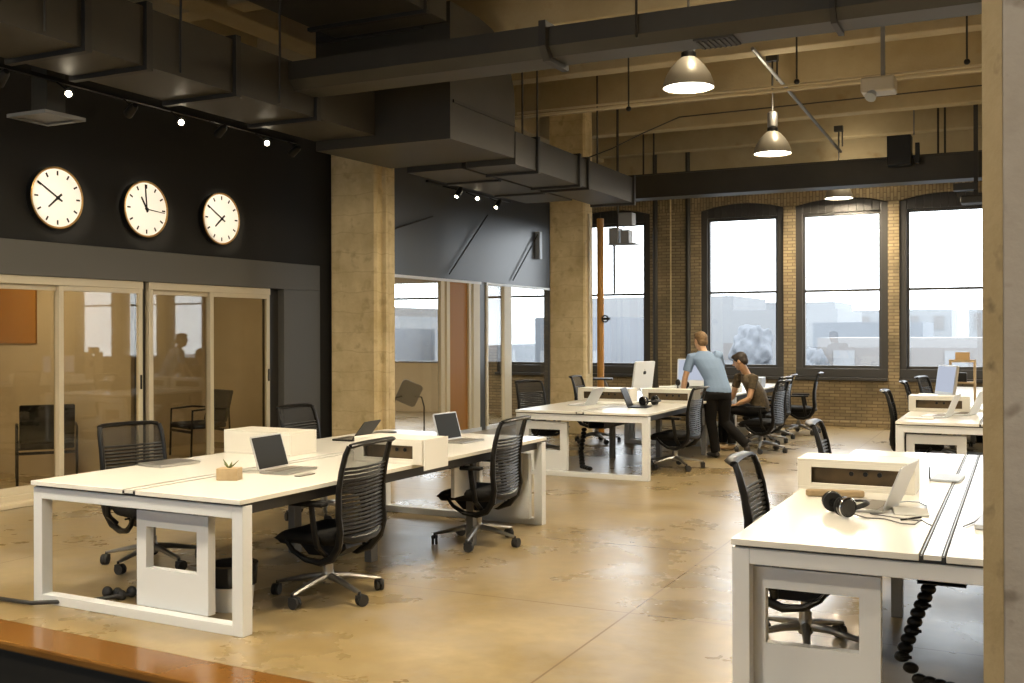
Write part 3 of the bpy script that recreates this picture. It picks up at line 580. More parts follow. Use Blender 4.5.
# ------------------------------------------------------------------ benches
def bench(label, loc, rz, w, near_panel=None, far_panel=None, Lg=3.72):
    t = thing('bench_desk', label, 'desk', loc, rz, 'white bench desks')
    H = 0.73; tt = 0.027; s = 0.075; g = 0.012; ch = 0.05
    c = w/2
    for y in (0.02, Lg-0.02-s):
        m = MB()
        m.box(0, y, 0, s, y+s, H-tt-g).box(w-s, y, 0, w, y+s, H-tt-g)
        m.box(s, y, H-tt-g-s*0.9, w-s, y+s, H-tt-g).box(s, y, 0, w-s, y+s, 0.055)
        m.build('leg_frame', 'white_metal', t, bevel=0.003)
    ym = Lg/2
    m = MB(); m.box(0.45, ym-0.04, 0, 0.51, ym+0.04, H-tt-g).box(w-0.51, ym-0.04, 0, w-0.45, ym+0.04, H-tt-g).box(0.51, ym-0.04, 0.60, w-0.51, ym+0.04, H-tt-g)
    m.build('middle_leg_frame', 'steel_grey', t, bevel=0.003)
    if Lg > 3.5:
        MB().box(w-0.13, 2.37, 0.40, w-0.10, 2.60, 0.62).build('cabinet_side', 'white_metal', t, bevel=0.003)
        MB().box(w-0.16, 2.64, 0.0, w-0.10, 2.70, 0.63).build('cabinet_post', 'steel_grey', t, bevel=0.003)
    m = MB()
    for x in (0.045, w-0.085): m.box(x, 0.02+s, H-tt-g-0.055, x+0.04, Lg-0.02-s, H-tt-g)
    m.box(c-0.14, 0.02+s, H-tt-g-0.03, c-0.11, Lg-0.02-s, H-tt-g).box(c+0.11, 0.02+s, H-tt-g-0.03, c+0.14, Lg-0.02-s, H-tt-g)
    m.build('side_rail', 'edge_dark', t)
    m = MB(); m.box(0.012, 0.03, H-tt-g, w-0.012, Lg-0.03, H-tt); m.build('spacer_strip', 'edge_dark', t)
    for x0, x1 in ((0, c-ch), (c+ch, w)):
        for y0, y1 in ((0, ym-0.003), (ym+0.003, Lg)):
            MB().box(x0, y0, H-tt, x1, y1, H).build('tabletop', 'white', t, bevel=0.003)
    MB().box(c-0.032, 0, H-0.02, c+0.032, Lg, H-0.001).build('cable_tray_lid', 'white', t)
    for sx in (-1, 1):
        m = MB(); a, b = sorted((c+sx*0.034, c+sx*0.048)); m.box(a, 0, H-0.022, b, Lg, H-0.006)
        m.build('tray_rail', 'edge_dark', t)
        a, b = sorted((c+sx*0.0385, c+sx*0.0425)); MB().box(a, 0, H-0.006, b, Lg, H+0.002).build('tray_rail', 'alu', t)
    def panel(x0, y, sgn):
        m = MB(); pw = 0.545; z1 = 0.60; d = 0.055; y0, y1 = sorted((y, y+sgn*d)); zo = 0.055
        m.box(x0, y0, zo, x0+pw, y1, 0.275).box(x0, y0, 0.51, x0+pw, y1, z1).box(x0, y0, 0.275, x0+0.075, y1, 0.51).box(x0+pw-0.085, y0, 0.275, x0+pw, y1, 0.51)
        m.build('end_panel', 'white_metal', t)
        for xx in (x0+0.10, x0+pw-0.12): MB().box(xx, y0+0.01, z1, xx+0.03, y1-0.01, H-tt-g-0.02).build('panel_bracket', 'steel_grey', t)
    if near_panel is not None: panel(near_panel, 0.10, 1)
    if far_panel is not None: panel(far_panel, Lg-0.10, -1)
    # cable basket below
    m = MB(); m.box(c-0.10, 0.5, 0.50, c+0.10, Lg-0.5, 0.505).box(c-0.10, 0.5, 0.50, c-0.095, Lg-0.5, 0.64).box(c+0.095, 0.5, 0.50, c+0.10, Lg-0.5, 0.64).build('cable_basket', 'edge_dark', t)
    return t
AX, AY = -5.47, 4.22
bA = bench('long white bench desk nearest the meeting room glass, at the left', W(AX, AY), DL, 1.64, 0.775, 1.00)
bD = bench('long white bench desk at the right edge beside the near concrete column', (-1.12, 4.42, 0), 0, 1.60, 0.05, 0.98)
bC = bench('white bench desk in the middle distance beneath the second pendant lamp', (-5.20, 10.75, 0), 0, 1.58, 0.05, 1.0)
bE = bench('white bench desk at the far right before the rightmost window', (-1.12, 10.85, 0), 0, 1.60, 0.09, 1.0)
bC2 = bench('farthest left white bench desk, behind the two people by the windows', (-5.20, 14.55, 0), 0, 1.58, None, None, 3.4)
bE2 = bench('farthest right white bench desk, close to the rightmost window', (-1.12, 14.65, 0), 0, 1.60, None, None, 3.4)

def divider(label, loc, rz, lg=0.62):
    """open-fronted white box that straddles two worktops; local x across the bench, y depth"""
    t = thing('desk_divider_box', label, 'box', loc, rz, 'white divider boxes across the desks')
    h = 0.168; d = 0.30; k = 0.016; e = 0.075
    m = MB()
    m.box(0, 0, 0.0, lg, d, k).box(0, 0, h-k, lg, d, h)
    m.box(0, 0, k, e, k, h-k).box(lg-e, 0, k, lg, k, h-k)
    m.box(e, 0, k, lg-e, k, 0.035).box(e, 0, h-0.045, lg-e, k, h-k)
    m.box(0, d-k, k, lg, d, h-k).box(0, k, k, k, d-k, h-k).box(lg-k, k, k, lg, d-k, h-k)
    m.build('shell', 'cream_white', t, bevel=0.002)
    MB().box(e-0.01, 0.05, k, lg-e+0.01, 0.06, h-k).build('back_panel', 'recess', t)
    for x in (0.46, 0.58, 0.70): MB().cyl((x*lg, 0.044, 0.09), (x*lg, 0.0495, 0.09), 0.013, seg=12).build('cable_hole', 'black', t)
    return t
M['cream_white'] = mat('off_white_box_metal', (0.74, 0.71, 0.63), 0.4)
M['divider_white'] = M['cream_white']
zt = 0.7305
divider('white open box across the right half of the left bench, its end overhanging the edge', W(-4.30, 5.87, zt), DL, 0.55)
divider('white box across the left half of the left bench, behind the open laptop', W(-4.86, 6.17, zt), DL+PI, 0.62)
divider('white open box with three holes behind the large headphones', (-1.14, 6.0, zt), 0)
divider('white open box on the far right bench, in front of the big computer screen', (-1.135, 12.35, zt), 0)
divider('white open box on the left half of the middle bench', (-5.13, 12.45, zt), 0, 0.70)
divider('white open box on the right half of the middle bench, behind the standing headphones', (-4.28, 12.50, zt), 0, 0.66)
for nm, w, l, r in (('white end flap hanging over the edge of the left bench', W(-3.758, 5.875, 0.695), DL, 0),):
    f = MB().box(0.018, 0, 0, 0.026, 0.30, 0.204).build('cable_flap', 'paper'); f.location = w; f.rotation_euler = (0, 0, l); tag(f, nm, 'panel')

def bin_(label, loc, h=0.30, r=0.13):
    t = thing('waste_bin', label, 'bin', loc, 0, 'waste bins under the desks')
    MB().lathe([(r*0.85, 0), (r, h), (r-0.008, h), (r*0.82, 0.01)], seg=24, cap=True).build('bin_body', 'white_metal', t, smooth='auto')
    MB().lathe([(r+0.002, h*0.55), (r+0.012, h+0.004), (r-0.012, h+0.004), (r*0.86, h*0.4)], seg=24, cap=False).build('bin_liner', 'black_gloss', t, smooth='auto')
bin_('white waste bin with black liner under the near end of the left bench', W(-4.31, 4.68), 0.26, 0.14)

# ------------------------------------------------------------------ task chair; faces +y, hub at origin
def make_chair():
    t = thing('task_chair', 'x', 'chair', (0, 0, 0), 0, 'black mesh task chairs')
    m = MB()
    for k in range(5):
        a = 2*PI*k/5
        d = Vector((math.cos(a), math.sin(a), 0))
        m.tube([d*0.02+Vector((0, 0, 0.125)), d*0.12+Vector((0, 0, 0.118)), d*0.30+Vector((0, 0, 0.085)), d*0.33+Vector((0, 0, 0.080))], [(0.024, 0.026), (0.021, 0.02), (0.016, 0.013), (0.014, 0.010)], 8)
    m.lathe([(0.034, 0.085), (0.04, 0.10), (0.04, 0.14), (0.028, 0.165)], seg=18)
    m.build('star_base', 'alu_dark', t, smooth='auto')
    for k in range(5):
        a = 2*PI*k/5
        d = Vector((math.cos(a), math.sin(a), 0)); n = Vector((-math.sin(a), math.cos(a), 0))
        b = d*0.33
        c = MB(); q = b+n*0.018 + Vector((0, 0, 0.035))
        for sg in (-1, 1): c.cyl(q-d*0.0+Vector((0,0,0))+n*0+d*(sg*0.006)+d*(sg*0.016), q+d*(sg*0.004), 0.035, seg=14)
        c.box(-0.02, -0.02, 0.045, 0.02, 0.02, 0.066, Matrix.Translation(b+n*0.005))
        c.cyl(b+Vector((0, 0, 0.05)), b+Vector((0, 0, 0.085)), 0.009, seg=8)
        c.build('caster', 'rubber', t, smooth='auto')
    MB().cyl((0, 0, 0.14), (0, 0, 0.30), 0.024, seg=14).cyl((0, 0, 0.14), (0, 0, 0.20), 0.032, seg=14).build('gas_lift', 'alu_dark', t, smooth='auto')
    m = MB(); m.prism([(-0.19, 0.32), (-0.12, 0.265), (0.08, 0.265), (0.15, 0.33), (0.15, 0.365), (-0.18, 0.365)], 'x', -0.09, 0.09)
    m.tube([(0.07, 0.03, 0.345), (0.22, 0.03, 0.345)], 0.007, 6)
    m.build('tilt_mechanism', 'black', t, bevel=0.005)
    # seat cushion
    def seatf(u, v, top=True):
        x = (u-0.5)*0.49; y = -0.21+v*0.48
        e = max(abs(u-0.5)*2, abs(v-0.5)*2)
        rr = (abs(2*u-1)**5+abs(2*v-1)**5)
        sx = 1-0.10*abs(2*v-1)**4; sy = 1-0.08*abs(2*u-1)**4
        z = 0.392+0.018*(2*u-1)**2 - 0.060*max(0, v-0.72)**1.3*3 + (0.036 if top else -0.060)*(1-min(1, rr))**0.4
        return (x*sx, 0.015+(y-0.015)*sy, z)
    m = MB(); m.grid(lambda u, v: seatf(u, v), 14, 14); m.grid(lambda u, v: seatf(u, v, False), 14, 14)
    bmesh.ops.remove_doubles(m.bm, verts=m.bm.verts, dist=0.0005)
    m.build('seat', 'black_soft', t, smooth=True)
    # back: profile of the side rails  (y,z)
    prof = [(0.15, 0.375), (0.10, 0.31), (0.02, 0.262), (-0.08, 0.250), (-0.17, 0.285), (-0.225, 0.36), (-0.245, 0.45), (-0.236, 0.55), (-0.238, 0.68), (-0.258, 0.80), (-0.285, 0.90), (-0.305, 0.95)]
    wid = [0.225, 0.215, 0.200, 0.195, 0.205, 0.220, 0.232, 0.236, 0.238, 0.238, 0.236, 0.226]
    m = MB()
    for sg in (-1, 1):
        m.tube([(sg*w, y, z) for (y, z), w in zip(prof, wid)], [(0.014, 0.012), (0.020, 0.015), (0.022, 0.018), (0.024, 0.022), (0.023, 0.026), (0.020, 0.028), (0.018, 0.027), (0.017, 0.024), (0.016, 0.022), (0.016, 0.020), (0.016, 0.018), (0.016, 0.016)], 8)
    m.tube([(-0.224, -0.312, 0.950), (-0.18, -0.335, 0.960), (0, -0.345, 0.963), (0.18, -0.335, 0.960), (0.224, -0.312, 0.950)], [(0.022, 0.015), (0.036, 0.014), (0.040, 0.014), (0.036, 0.014), (0.022, 0.015)], 10)
    m.tube([(-0.22, -0.235, 0.41), (-0.12, -0.262, 0.385), (0, -0.27, 0.380), (0.12, -0.262, 0.385), (0.22, -0.235, 0.41)], [(0.014, 0.024)]*5, 8)
    m.build('back_frame', 'black', t, smooth='auto')
    def yat(z):
        for (y0, z0), (y1, z1) in zip(prof[5:], prof[6:]):
            if z0 <= z <= z1: return y0+(y1-y0)*(z-z0)/(z1-z0)
        return prof[-1][0]
    def wat(z):
        for i in range(5, len(prof)-1):
            if prof[i][1] <= z <= prof[i+1][1]: return wid[i]+(wid[i+1]-wid[i])*(z-prof[i][1])/(prof[i+1][1]-prof[i][1])
        return wid[-1]
    m = MB(); z = 0.415
    while z < 0.82:
        y = yat(z); w = wat(z)
        m.tube([(-w, y, z), (-w*0.5, y-0.020, z-0.004), (0, y-0.026, z-0.006), (w*0.5, y-0.020, z-0.004), (w, y, z)], [(0.0085, 0.0085)]*5, 6)
        z += 0.0235
    m.build('back_slats', 'black', t)
    m = MB(); m.grid(lambda u, v: ((2*u-1)*wat(0.46+0.49*v), yat(0.46+0.49*v)-0.008-0.016*(1-(2*u-1)**2), 0.46+0.49*v), 8, 16)
    m.build('back_mesh', 'back_mesh', t, smooth=True)
    for sg in (-1, 1):
        a = MB()
        a.tube([(sg*0.20, -0.12, 0.30), (sg*0.268, -0.11, 0.36), (sg*0.278, -0.09, 0.48), (sg*0.27, -0.07, 0.595)], [(0.022, 0.016), (0.022, 0.016), (0.024, 0.013), (0.022, 0.013)], 8)
        p = a.build('armrest', 'black', t, smooth='auto')
        MB().prism([(-0.035, -0.16), (0.035, -0.16), (0.045, -0.05), (0.045, 0.07), (0.025, 0.12), (-0.025, 0.12), (-0.045, 0.07), (-0.045, -0.05)], 'z', 0.595, 0.62, Matrix.Translation((sg*0.262, 0, 0))).build('arm_pad', 'black_soft', p, bevel=0.009)
    return t
proto = make_chair()
first = True
def chair(x, y, face, label, star=None):
    """face: direction of the seat front, degrees (0 = +x)"""
    global first
    rz = math.radians(face-90)
    if first:
        proto.location = (x, y, 0); proto.rotation_euler = (0, 0, rz); proto['label'] = label; first = False; c = proto
    else: c = dup(proto, (x, y, 0), rz, label)
    n_chair.append(1)
    a = star if star is not None else len(n_chair)*37 % 72
    for ch in c.children:
        if ch.name.startswith(('star_base', 'caster')): ch.rotation_euler = (0, 0, math.radians(a-face))
    return c
n_chair = []
def chairL(x, y, face, label, star=None):
    p = W(x, y); return chair(p.x, p.y, face+math.degrees(DL), label, star)
chairL(-3.97, 5.15, 183, 'black mesh task chair in front, on the right side of the left bench', -3)
chairL(-3.95, 6.97, 184, 'black mesh task chair at the far end of the left bench, beside the paler floor', 13)
chairL(-5.72, 7.36, 0, 'black task chair mostly hidden behind the long white box of the left bench')
chairL(-5.62, 5.31, -14, 'black mesh task chair between the left bench and the meeting room glass')
chair(-3.70, 11.98, 178, 'black mesh task chair right of the middle bench, beside the standing person')
chair(-5.62, 12.50, -22, 'black task chair at the left of the middle bench, before the wide tan column')
chair(-5.60, 14.3, 5, 'black task chair seen beneath the middle bench against bright floor')
chair(-3.16, 14.10, 174, 'black task chair the seated person sits on')
chair(-3.36, 15.15, 176, 'black task chair next behind the seated person')
chair(-3.42, 15.95, 183, 'black task chair second behind the seated person')
chair(-3.18, 16.85, 188, 'black task chair farthest back by the brick wall, last of the row')
chair(-0.99, 5.41, 2, 'black task chair whose base shows through the cut-out of the right bench end')
chair(-1.02, 7.72, 4, 'black task chair behind the white divider box of the right bench')
chair(-1.03, 12.15, 2, 'black task chair at the near left of the far right bench')
chair(-1.05, 14.35, 3, 'black task chair in the middle of the row by the far right bench')
chair(-0.98, 15.9, -12, 'black task chair with a rounded top, farthest in the row by the rightmost window')

# ------------------------------------------------------------------ things on the benches
ZD = 0.731
def rrect(w, d, r, n=4):
    p = []
    for cx, cy, a0 in ((w/2-r, d/2-r, 0), (-w/2+r, d/2-r, 90), (-w/2+r, -d/2+r, 180), (w/2-r, -d/2+r, 270)):
        for k in range(n+1):
            a = math.radians(a0+90*k/n); p.append((cx+r*math.cos(a), cy+r*math.sin(a)))
    return p
def laptop(label, x, y, face, ang=105, w=0.325, d=0.225, body='alu', z=ZD, dark_base=False):
    """face: direction the screen looks (degrees)"""
    t = thing('laptop', label, 'laptop', (x, y, z), math.radians(face+90), 'laptops')
    MB().prism(rrect(w, d, 0.015), 'z', 0.002, 0.014).build('base', body, t, bevel=0.002)
    k = MB(); k.prism(rrect(w*0.84, d*0.42, 0.004), 'z', 0.0142, 0.0155, Matrix.Translation((0, 0.035, 0))); k.build('keyboard', 'keys' if not dark_base else 'black', t)
    MB().prism(rrect(w*0.32, d*0.28, 0.004), 'z', 0.0142, 0.015, Matrix.Translation((0, -0.066, 0))).build('trackpad', body, t)
    T = Matrix.Translation((0, d/2-0.004, 0.014)) @ Matrix.Rotation(math.radians(180-ang-90+90) , 4, 'X')
    # lid drawn lying back from the hinge towards -y, then opened by ang
    T = Matrix.Translation((0, d/2-0.004, 0.013)) @ Matrix.Rotation(math.radians(-ang), 4, 'X') @ Matrix.Translation((0, -d/2, 0))
    lid = MB().prism(rrect(w, d, 0.014), 'z', 0.0, 0.007, T).build('lid', body, t, bevel=0.0015)
    MB().prism(rrect(w*0.93, d*0.90, 0.004), 'z', -0.0012, -0.0002, T).build('screen', 'screen', lid)
    return t
def laptopL(label, x, y, face, **k):
    p = W(x, y); return laptop(label, p.x, p.y, face+math.degrees(DL), **k)
laptopL('open silver laptop with a black screen beside the little wooden planter', -4.35, 5.24, 4, ang=108)
laptopL('open silver laptop with a black screen at the far end of the left bench', -4.27, 7.28, -4, ang=106)
laptopL('open laptop seen from its dark back on the window side of the left bench', -5.18, 7.02, 186, ang=128, body='black_rim', w=0.28, d=0.19)
def slab(name, label, cat, w, d, h, x, y, rz, m, z=ZD, grp=None, r=0.012, bevel=0.002):
    o = MB().prism(rrect(w, d, r), 'z', 0.0005, h).build(name, m, bevel=bevel); o.location = (x, y, z); o.rotation_euler = (0, 0, math.radians(rz)); return tag(o, label, cat, grp)
p = W(-5.30, 5.16); slab('closed_laptop', 'closed silver laptop lying on the near left of the left bench', 'laptop', 0.33, 0.24, 0.018, p.x, p.y, 82, 'alu')
p = W(-5.22, 7.55); slab('tablet', 'dark flat tablet lying at the far left end of the left bench', 'tablet', 0.19, 0.26, 0.010, p.x, p.y, 20, 'black')
p = W(-4.36, 5.30); slab('notebook', 'thin silver tablet under the front edge of the open laptop by the planter', 'tablet', 0.05, 0.16, 0.006, W(-4.14, 5.14).x, W(-4.14, 5.14).y, 0, 'keys')
t = thing('planter', 'little pale wooden cube planter with a small succulent', 'plant', W(-4.42, 4.78, ZD), 0.35)
MB().box(-0.065, -0.045, 0, 0.065, 0.045, 0.072).build('wooden_block', 'wood', t, bevel=0.003)
m = MB()
for a, l, h in ((0.3, 0.055, 0.045), (2.6, 0.06, 0.05), (4.2, 0.04, 0.03), (1.4, 0.03, 0.035), (5.4, 0.045, 0.025)):
    d = Vector((math.cos(a), math.sin(a), 0)); m.tube([(0, 0, 0.068), d*l*0.5+Vector((0, 0, 0.072+h*0.4)), d*l+Vector((0, 0, 0.07+h))], [(0.006, 0.004), (0.009, 0.004), (0.001, 0.001)], 6)
m.build('succulent', 'leaf', t, smooth=True)

def headphones(label, x, y, rz, s=1.0):
    t = thing('headphones', label, 'headphones', (x, y, ZD), math.radians(rz), 'headphones left on desks')
    R = 0.075*s
    m = MB(); pts = []
    for k in range(15):
        a = math.radians(-15+210*k/14); pts.append((R*1.05*math.cos(a), -0.03*s-R*1.25*max(0, math.sin(a)), 0.045*s+R*0.25*math.sin(a)))
    m.tube(pts, [(0.007*s, 0.015*s)]*15, 8); m.build('headband', 'black', t, smooth='auto')
    for sg in (-1, 1):
        T = Matrix.Translation((sg*R*1.0, 0.01, 0.052*s)) @ Matrix.Rotation(sg*PI/2, 4, 'Y') @ Matrix.Rotation(0.25, 4, 'X')
        c = MB(); c.lathe([(0.040*s, -0.012*s), (0.048*s, 0.0), (0.048*s, 0.022*s), (0.038*s, 0.032*s)], seg=24, T=T)
        q = c.build('ear_cup', 'black_gloss', t, smooth='auto')
        MB().lathe([(0.046*s, 0.020*s), (0.050*s, 0.024*s), (0.046*s, 0.028*s)], seg=24, T=T, cap=False).build('cup_ring', 'chrome', q, smooth=True)
        MB().lathe([(0.020*s, -0.024*s), (0.046*s, -0.022*s), (0.048*s, -0.008*s), (0.022*s, -0.006*s)], seg=20, T=T, cap=False).build('ear_pad', 'black_soft', q, smooth=True)
    return t
headphones('large black and chrome headphones on the right bench', -0.785, 5.20, 120, 1.0)
headphones('black headphones beside the dark open laptop on the middle bench', -3.99, 11.93, 60, 1.15)
laptop('open silver laptop seen edge-on behind the large headphones', -0.70, 5.50, 172, ang=112, w=0.34, d=0.235)
slab('pen_case', 'brown cylindrical pencil case in front of the box with three holes', 'case', 0.30, 0.055, 0.035, -0.90, 5.77, 12, 'brown_cloth', r=0.026, bevel=0.008)
for k, (pts, nm) in enumerate((
    ([(-0.73, 5.22, .737), (-0.66, 5.15, .735), (-0.58, 5.16, .735), (-0.50, 5.07, .735), (-0.44, 5.06, .736), (-0.42, 5.14, .745), (-0.39, 5.10, .737), (-0.37, 5.06, .737)], 'dark headphone cable curling to the cable tray'),
    ([(-0.60, 5.62, .737), (-0.54, 5.74, .735), (-0.48, 5.74, .735), (-0.43, 5.62, .735), (-0.44, 5.50, .735)], 'pale laptop cable looping on the right bench'),
    ([(-0.66, 5.28, .735), (-0.58, 5.24, .735), (-0.50, 5.20, .735), (-0.42, 5.17, .735)], 'thin grey cable beside the dark headphone cable'),
    ([(-0.17, 5.50, .735), (-0.20, 5.25, .735), (-0.24, 5.10, .736)], 'dark cable on the right half of the right bench'))):
    tag(MB().tube(pts, 0.0035, 6).build('cable', 'steel_grey' if k != 1 else 'bluegrey', smooth=True), nm, 'cable', 'cables on the right bench')
slab('notepad', 'white notepad lying beside the cable tray of the right bench', 'notepad', 0.16, 0.20, 0.008, -0.49, 5.42, 8, 'paper')
slab('notepad', 'white notepad at the far end of the right bench', 'notepad', 0.16, 0.30, 0.012, -0.40, 6.75, -4, 'bluegrey')
slab('pen', 'dark pen lying across the white notepad on the right bench', 'pen', 0.008, 0.14, 0.008, -0.47, 5.22, -35, 'black', z=ZD, r=0.003, bevel=0)
t = thing('phone_stand', 'small dark-edged phone stand at the far end of the right bench', 'stand', (-0.50, 6.72, ZD), 0.1)
MB().prism([(-0.03, 0), (0.05, 0), (0.0, 0.07), (-0.012, 0.07)], 'x', -0.004, 0.004).build('side_plate', 'black', t)
MB().box(0.004, -0.03, 0, 0.06, 0.05, 0.004).build('foot', 'alu', t)
slab('tablet', 'grey tablet lying on the right half of the right bench', 'tablet', 0.10, 0.45, 0.02, -0.13, 5.30, -4, 'alu')

# middle bench
laptop('small black open laptop on the near right of the middle bench', -4.02, 11.66, 8, ang=112, w=0.33, d=0.23, body='black_rim', dark_base=True)
laptop('open silver laptop seen from its pale back on the left of the middle bench', -4.79, 11.75, 176, ang=120, w=0.33, d=0.23, body='white_metal')
slab('paper_stack', 'white sheets lying before the divider box on the left of the middle bench', 'papers', 0.5, 0.32, 0.014, -4.62, 12.15, 8, 'paper', r=0.004)
slab('paper_stack', 'white folder on the middle bench close to the small black laptop', 'papers', 0.30, 0.22, 0.02, -4.20, 12.22, -12, 'paper', r=0.004)
def imac(label, x, y, face, w=0.54, screen='screen', back='white_metal', logo=False, base=True, z=ZD):
    t = thing('desktop_computer', label, 'computer', (x, y, z), math.radians(face+90), 'all-in-one computers')
    T = Matrix.Translation((0, 0, 0.09)) @ Matrix.Rotation(math.radians(-8), 4, 'X')
    h = w*0.80
    P = lambda pts, a, b: MB().prism(pts, 'y', a, b, T)
    b = MB().prism([(p[0], p[1]+h/2) for p in rrect(w, h, 0.02)], 'y', -0.012, 0.02, T).build('body', back, t, bevel=0.006)
    MB().prism([(p[0], p[1]+h/2+0.035) for p in rrect(w*0.92, h*0.74, 0.004)], 'y', -0.015, -0.0125, T).build('screen', screen, b)
    if logo:
        g = MB()
        for cx in (-0.013, 0.013): g.lathe([(0.024, -0.001), (0.024, 0.001)], seg=16, T=T @ Matrix.Translation((cx, 0.0215, h*0.62)) @ Matrix.Rotation(PI/2, 4, 'X') )
        g.prism([(0.0, h*0.62+0.026), (0.016, h*0.62+0.048), (0.004, h*0.62+0.044)], 'y', 0.0205, 0.0225, T)
        g.build('logo', 'black', b)
    MB().prism([(0.02, 0.13), (0.035, 0.13), (0.10, 0.004), (-0.09, 0.004), (-0.09, 0.0), (0.11, 0.0)], 'x', -0.09, 0.09).build('stand', 'alu', t)
    return t
imac('white all-in-one computer seen from behind with a small dark logo, on the middle bench', -4.62, 13.45, 168, w=0.50, logo=True)
imac('pale computer screen half hidden by the standing person', -4.30, 14.85, -62-25, w=0.50, screen='monitor_on')
for i, (x, y, w, d, h, rz, m_, nm, lb, ct) in enumerate((
    (-4.30, 13.60, 0.22, 0.16, 0.15, 20, 'paper', 'telephone', 'white desk telephone beside the white computer', 'telephone'),
    (-3.98, 13.35, 0.12, 0.12, 0.05, 10, 'paper', 'small_tray', 'low white tray on the right edge of the middle bench', 'tray'),
    (-4.02, 14.10, 0.07, 0.07, 0.10, 0, 'paper', 'cup', 'white cup on the middle bench beside the standing person', 'cup'),
    (-3.90, 14.28, 0.05, 0.08, 0.09, 0, 'black', 'pen_pot', 'black pen pot near the pale screen', 'pot'),
    (-4.45, 14.10, 0.30, 0.22, 0.03, 0, 'paper', 'paper_stack', 'white papers between the two computers on the middle bench', 'papers'),
    (-3.85, 15.2, 0.30, 0.22, 0.10, 0, 'paper', 'document_tray', 'white document tray beyond the seated person', 'tray'),
    (-3.80, 16.6, 0.25, 0.30, 0.16, 0, 'bluegrey', 'storage_box', 'pale blue storage box at the end of the farthest left bench', 'box'))):
    slab(nm, lb, ct, w, d, h, x, y, rz, m_, r=min(w, d)*0.3 if nm in ('cup', 'pen_pot') else 0.006)
for x, y, h, nm in ((-4.16, 13.62, 0.20, 'left'), (-4.06, 13.70, 0.17, 'right')):
    t = thing('desk_gadget', 'dark desk gadget on a thin stand by the white telephone, %s of two' % nm, 'gadget', (x, y, ZD), 0.4, 'dark gadgets by the telephone')
    MB().lathe([(0.04, 0), (0.04, 0.012), (0.01, 0.02)], seg=14).cyl((0, 0, 0.01), (0, 0.02, h), 0.008, seg=8).build('stand', 'black', t)
    MB().ell((0, 0.01, h), (0.035, 0.02, 0.045), seg=12).build('head', 'black', t, smooth=True)
t = thing('monitor_arm', 'dark flat laptop stand on a grey arm beside the wide tan column', 'stand', (-5.0, 13.15, ZD), 0.3)
MB().lathe([(0.07, 0), (0.07, 0.012), (0.02, 0.02)], seg=18).tube([(0, 0, 0.01), (0.02, 0, 0.12), (-0.03, 0, 0.24)], 0.014, 8).build('arm', 'steel_grey', t, smooth='auto')
MB().prism(rrect(0.26, 0.22, 0.02), 'z', 0.24, 0.265, Matrix.Translation((-0.05, 0, 0))).build('platform', 'black', t)

# far right bench
imac('large silver all-in-one computer with a pale blue picture, on the far right bench', -0.82, 13.1, 207, w=0.50, screen='monitor_on', back='alu')
laptop('open laptop seen from its cream back, on the near edge of the far right bench', -0.80, 11.62, 172, ang=112, w=0.34, d=0.24, body='white_metal')
laptop('open cream laptop standing behind the near laptop on the far right bench', -0.60, 12.05, 168, ang=115, w=0.36, d=0.27, body='white_metal')
slab('keyboard', 'white keyboard lying before the near laptop of the far right bench', 'keyboard', 0.26, 0.10, 0.015, -0.93, 11.25, 4, 'paper', r=0.01)
slab('document_tray', 'white document tray by the left foot of the silver computer', 'tray', 0.22, 0.30, 0.14, -1.00, 13.25, 0, 'paper', r=0.006)
o = slab('cardboard_box', 'small cardboard box on top of a shelf unit behind the silver computer', 'box', 0.16, 0.14, 0.09, -0.66, 13.95, 0, 'card', z=1.262, r=0.004)
t = thing('desk_shelf', 'small tan wooden shelf unit behind the silver computer', 'shelf', (-0.66, 13.95, ZD), 0)
MB().box(-0.15, -0.09, 0, -0.125, 0.09, 0.50).box(0.125, -0.09, 0, 0.15, 0.09, 0.50).build('side_panel', 'wood', t)
MB().box(-0.15, -0.09, 0.50, 0.15, 0.09, 0.53).box(-0.125, -0.09, 0.24, 0.125, 0.09, 0.26).build('shelf_board', 'wood', t)
slab('camera', 'small black camera on the middle board of the tan shelf unit', 'camera', 0.10, 0.07, 0.11, -0.66, 13.93, 0, 'black', z=ZD+0.261, r=0.01)
slab('paper_stack', 'white papers beside the tray lid of the far right bench', 'papers', 0.22, 0.5, 0.02, -0.52, 12.75, 5, 'paper', r=0.004)

# floor cables
tag(MB().tube([(-6.6, 4.52, 0.02), (-6.0, 4.42, 0.02), (-5.60, 4.30, 0.02), (-5.25, 4.30, 0.025), (-5.0, 4.50, 0.02), (-4.85, 4.72, 0.03), (-4.72, 4.80, 0.03)], 0.013, 8).build('floor_cable', 'rubber', smooth=True), 'thick dark cable running over the floor to the left bench', 'cable')
m = MB()
for k in range(9): m.ell((-4.98+k*0.035, 4.62+0.03*k+0.02*math.sin(k*2.1), 0.035+0.012*math.cos(k*1.7)), (0.035, 0.028, 0.035), seg=10)
tag(m.build('cable_spine', 'rubber', smooth=True), 'black segmented cable guide on the floor under the left bench', 'cable guide')
def spine(pts, label):
    m = MB(); P = [Vector(p) for p in pts]; L = []
    for a, b in zip(P, P[1:]):
        n = max(1, int((b-a).length/0.042)); L += [a+(b-a)*i/n for i in range(n)]
    for p in L: m.ell(p, (0.036, 0.03, 0.026), seg=10)
    for p in L[2:-2:3]: m.cyl(p+Vector((0.0, -0.03, 0)), p+Vector((0.045, -0.035, 0.01)), 0.008, seg=6)
    tag(m.build('cable_spine', 'black', smooth=True), label, 'cable guide')
spine([(-0.36, 5.35, 0.50), (-0.44, 5.2, 0.30), (-0.50, 5.1, 0.12), (-0.42, 5.05, 0.04), (-0.2, 4.98, 0.032), (0.05, 4.92, 0.032)], 'black segmented cable guide dropping from under the right bench')
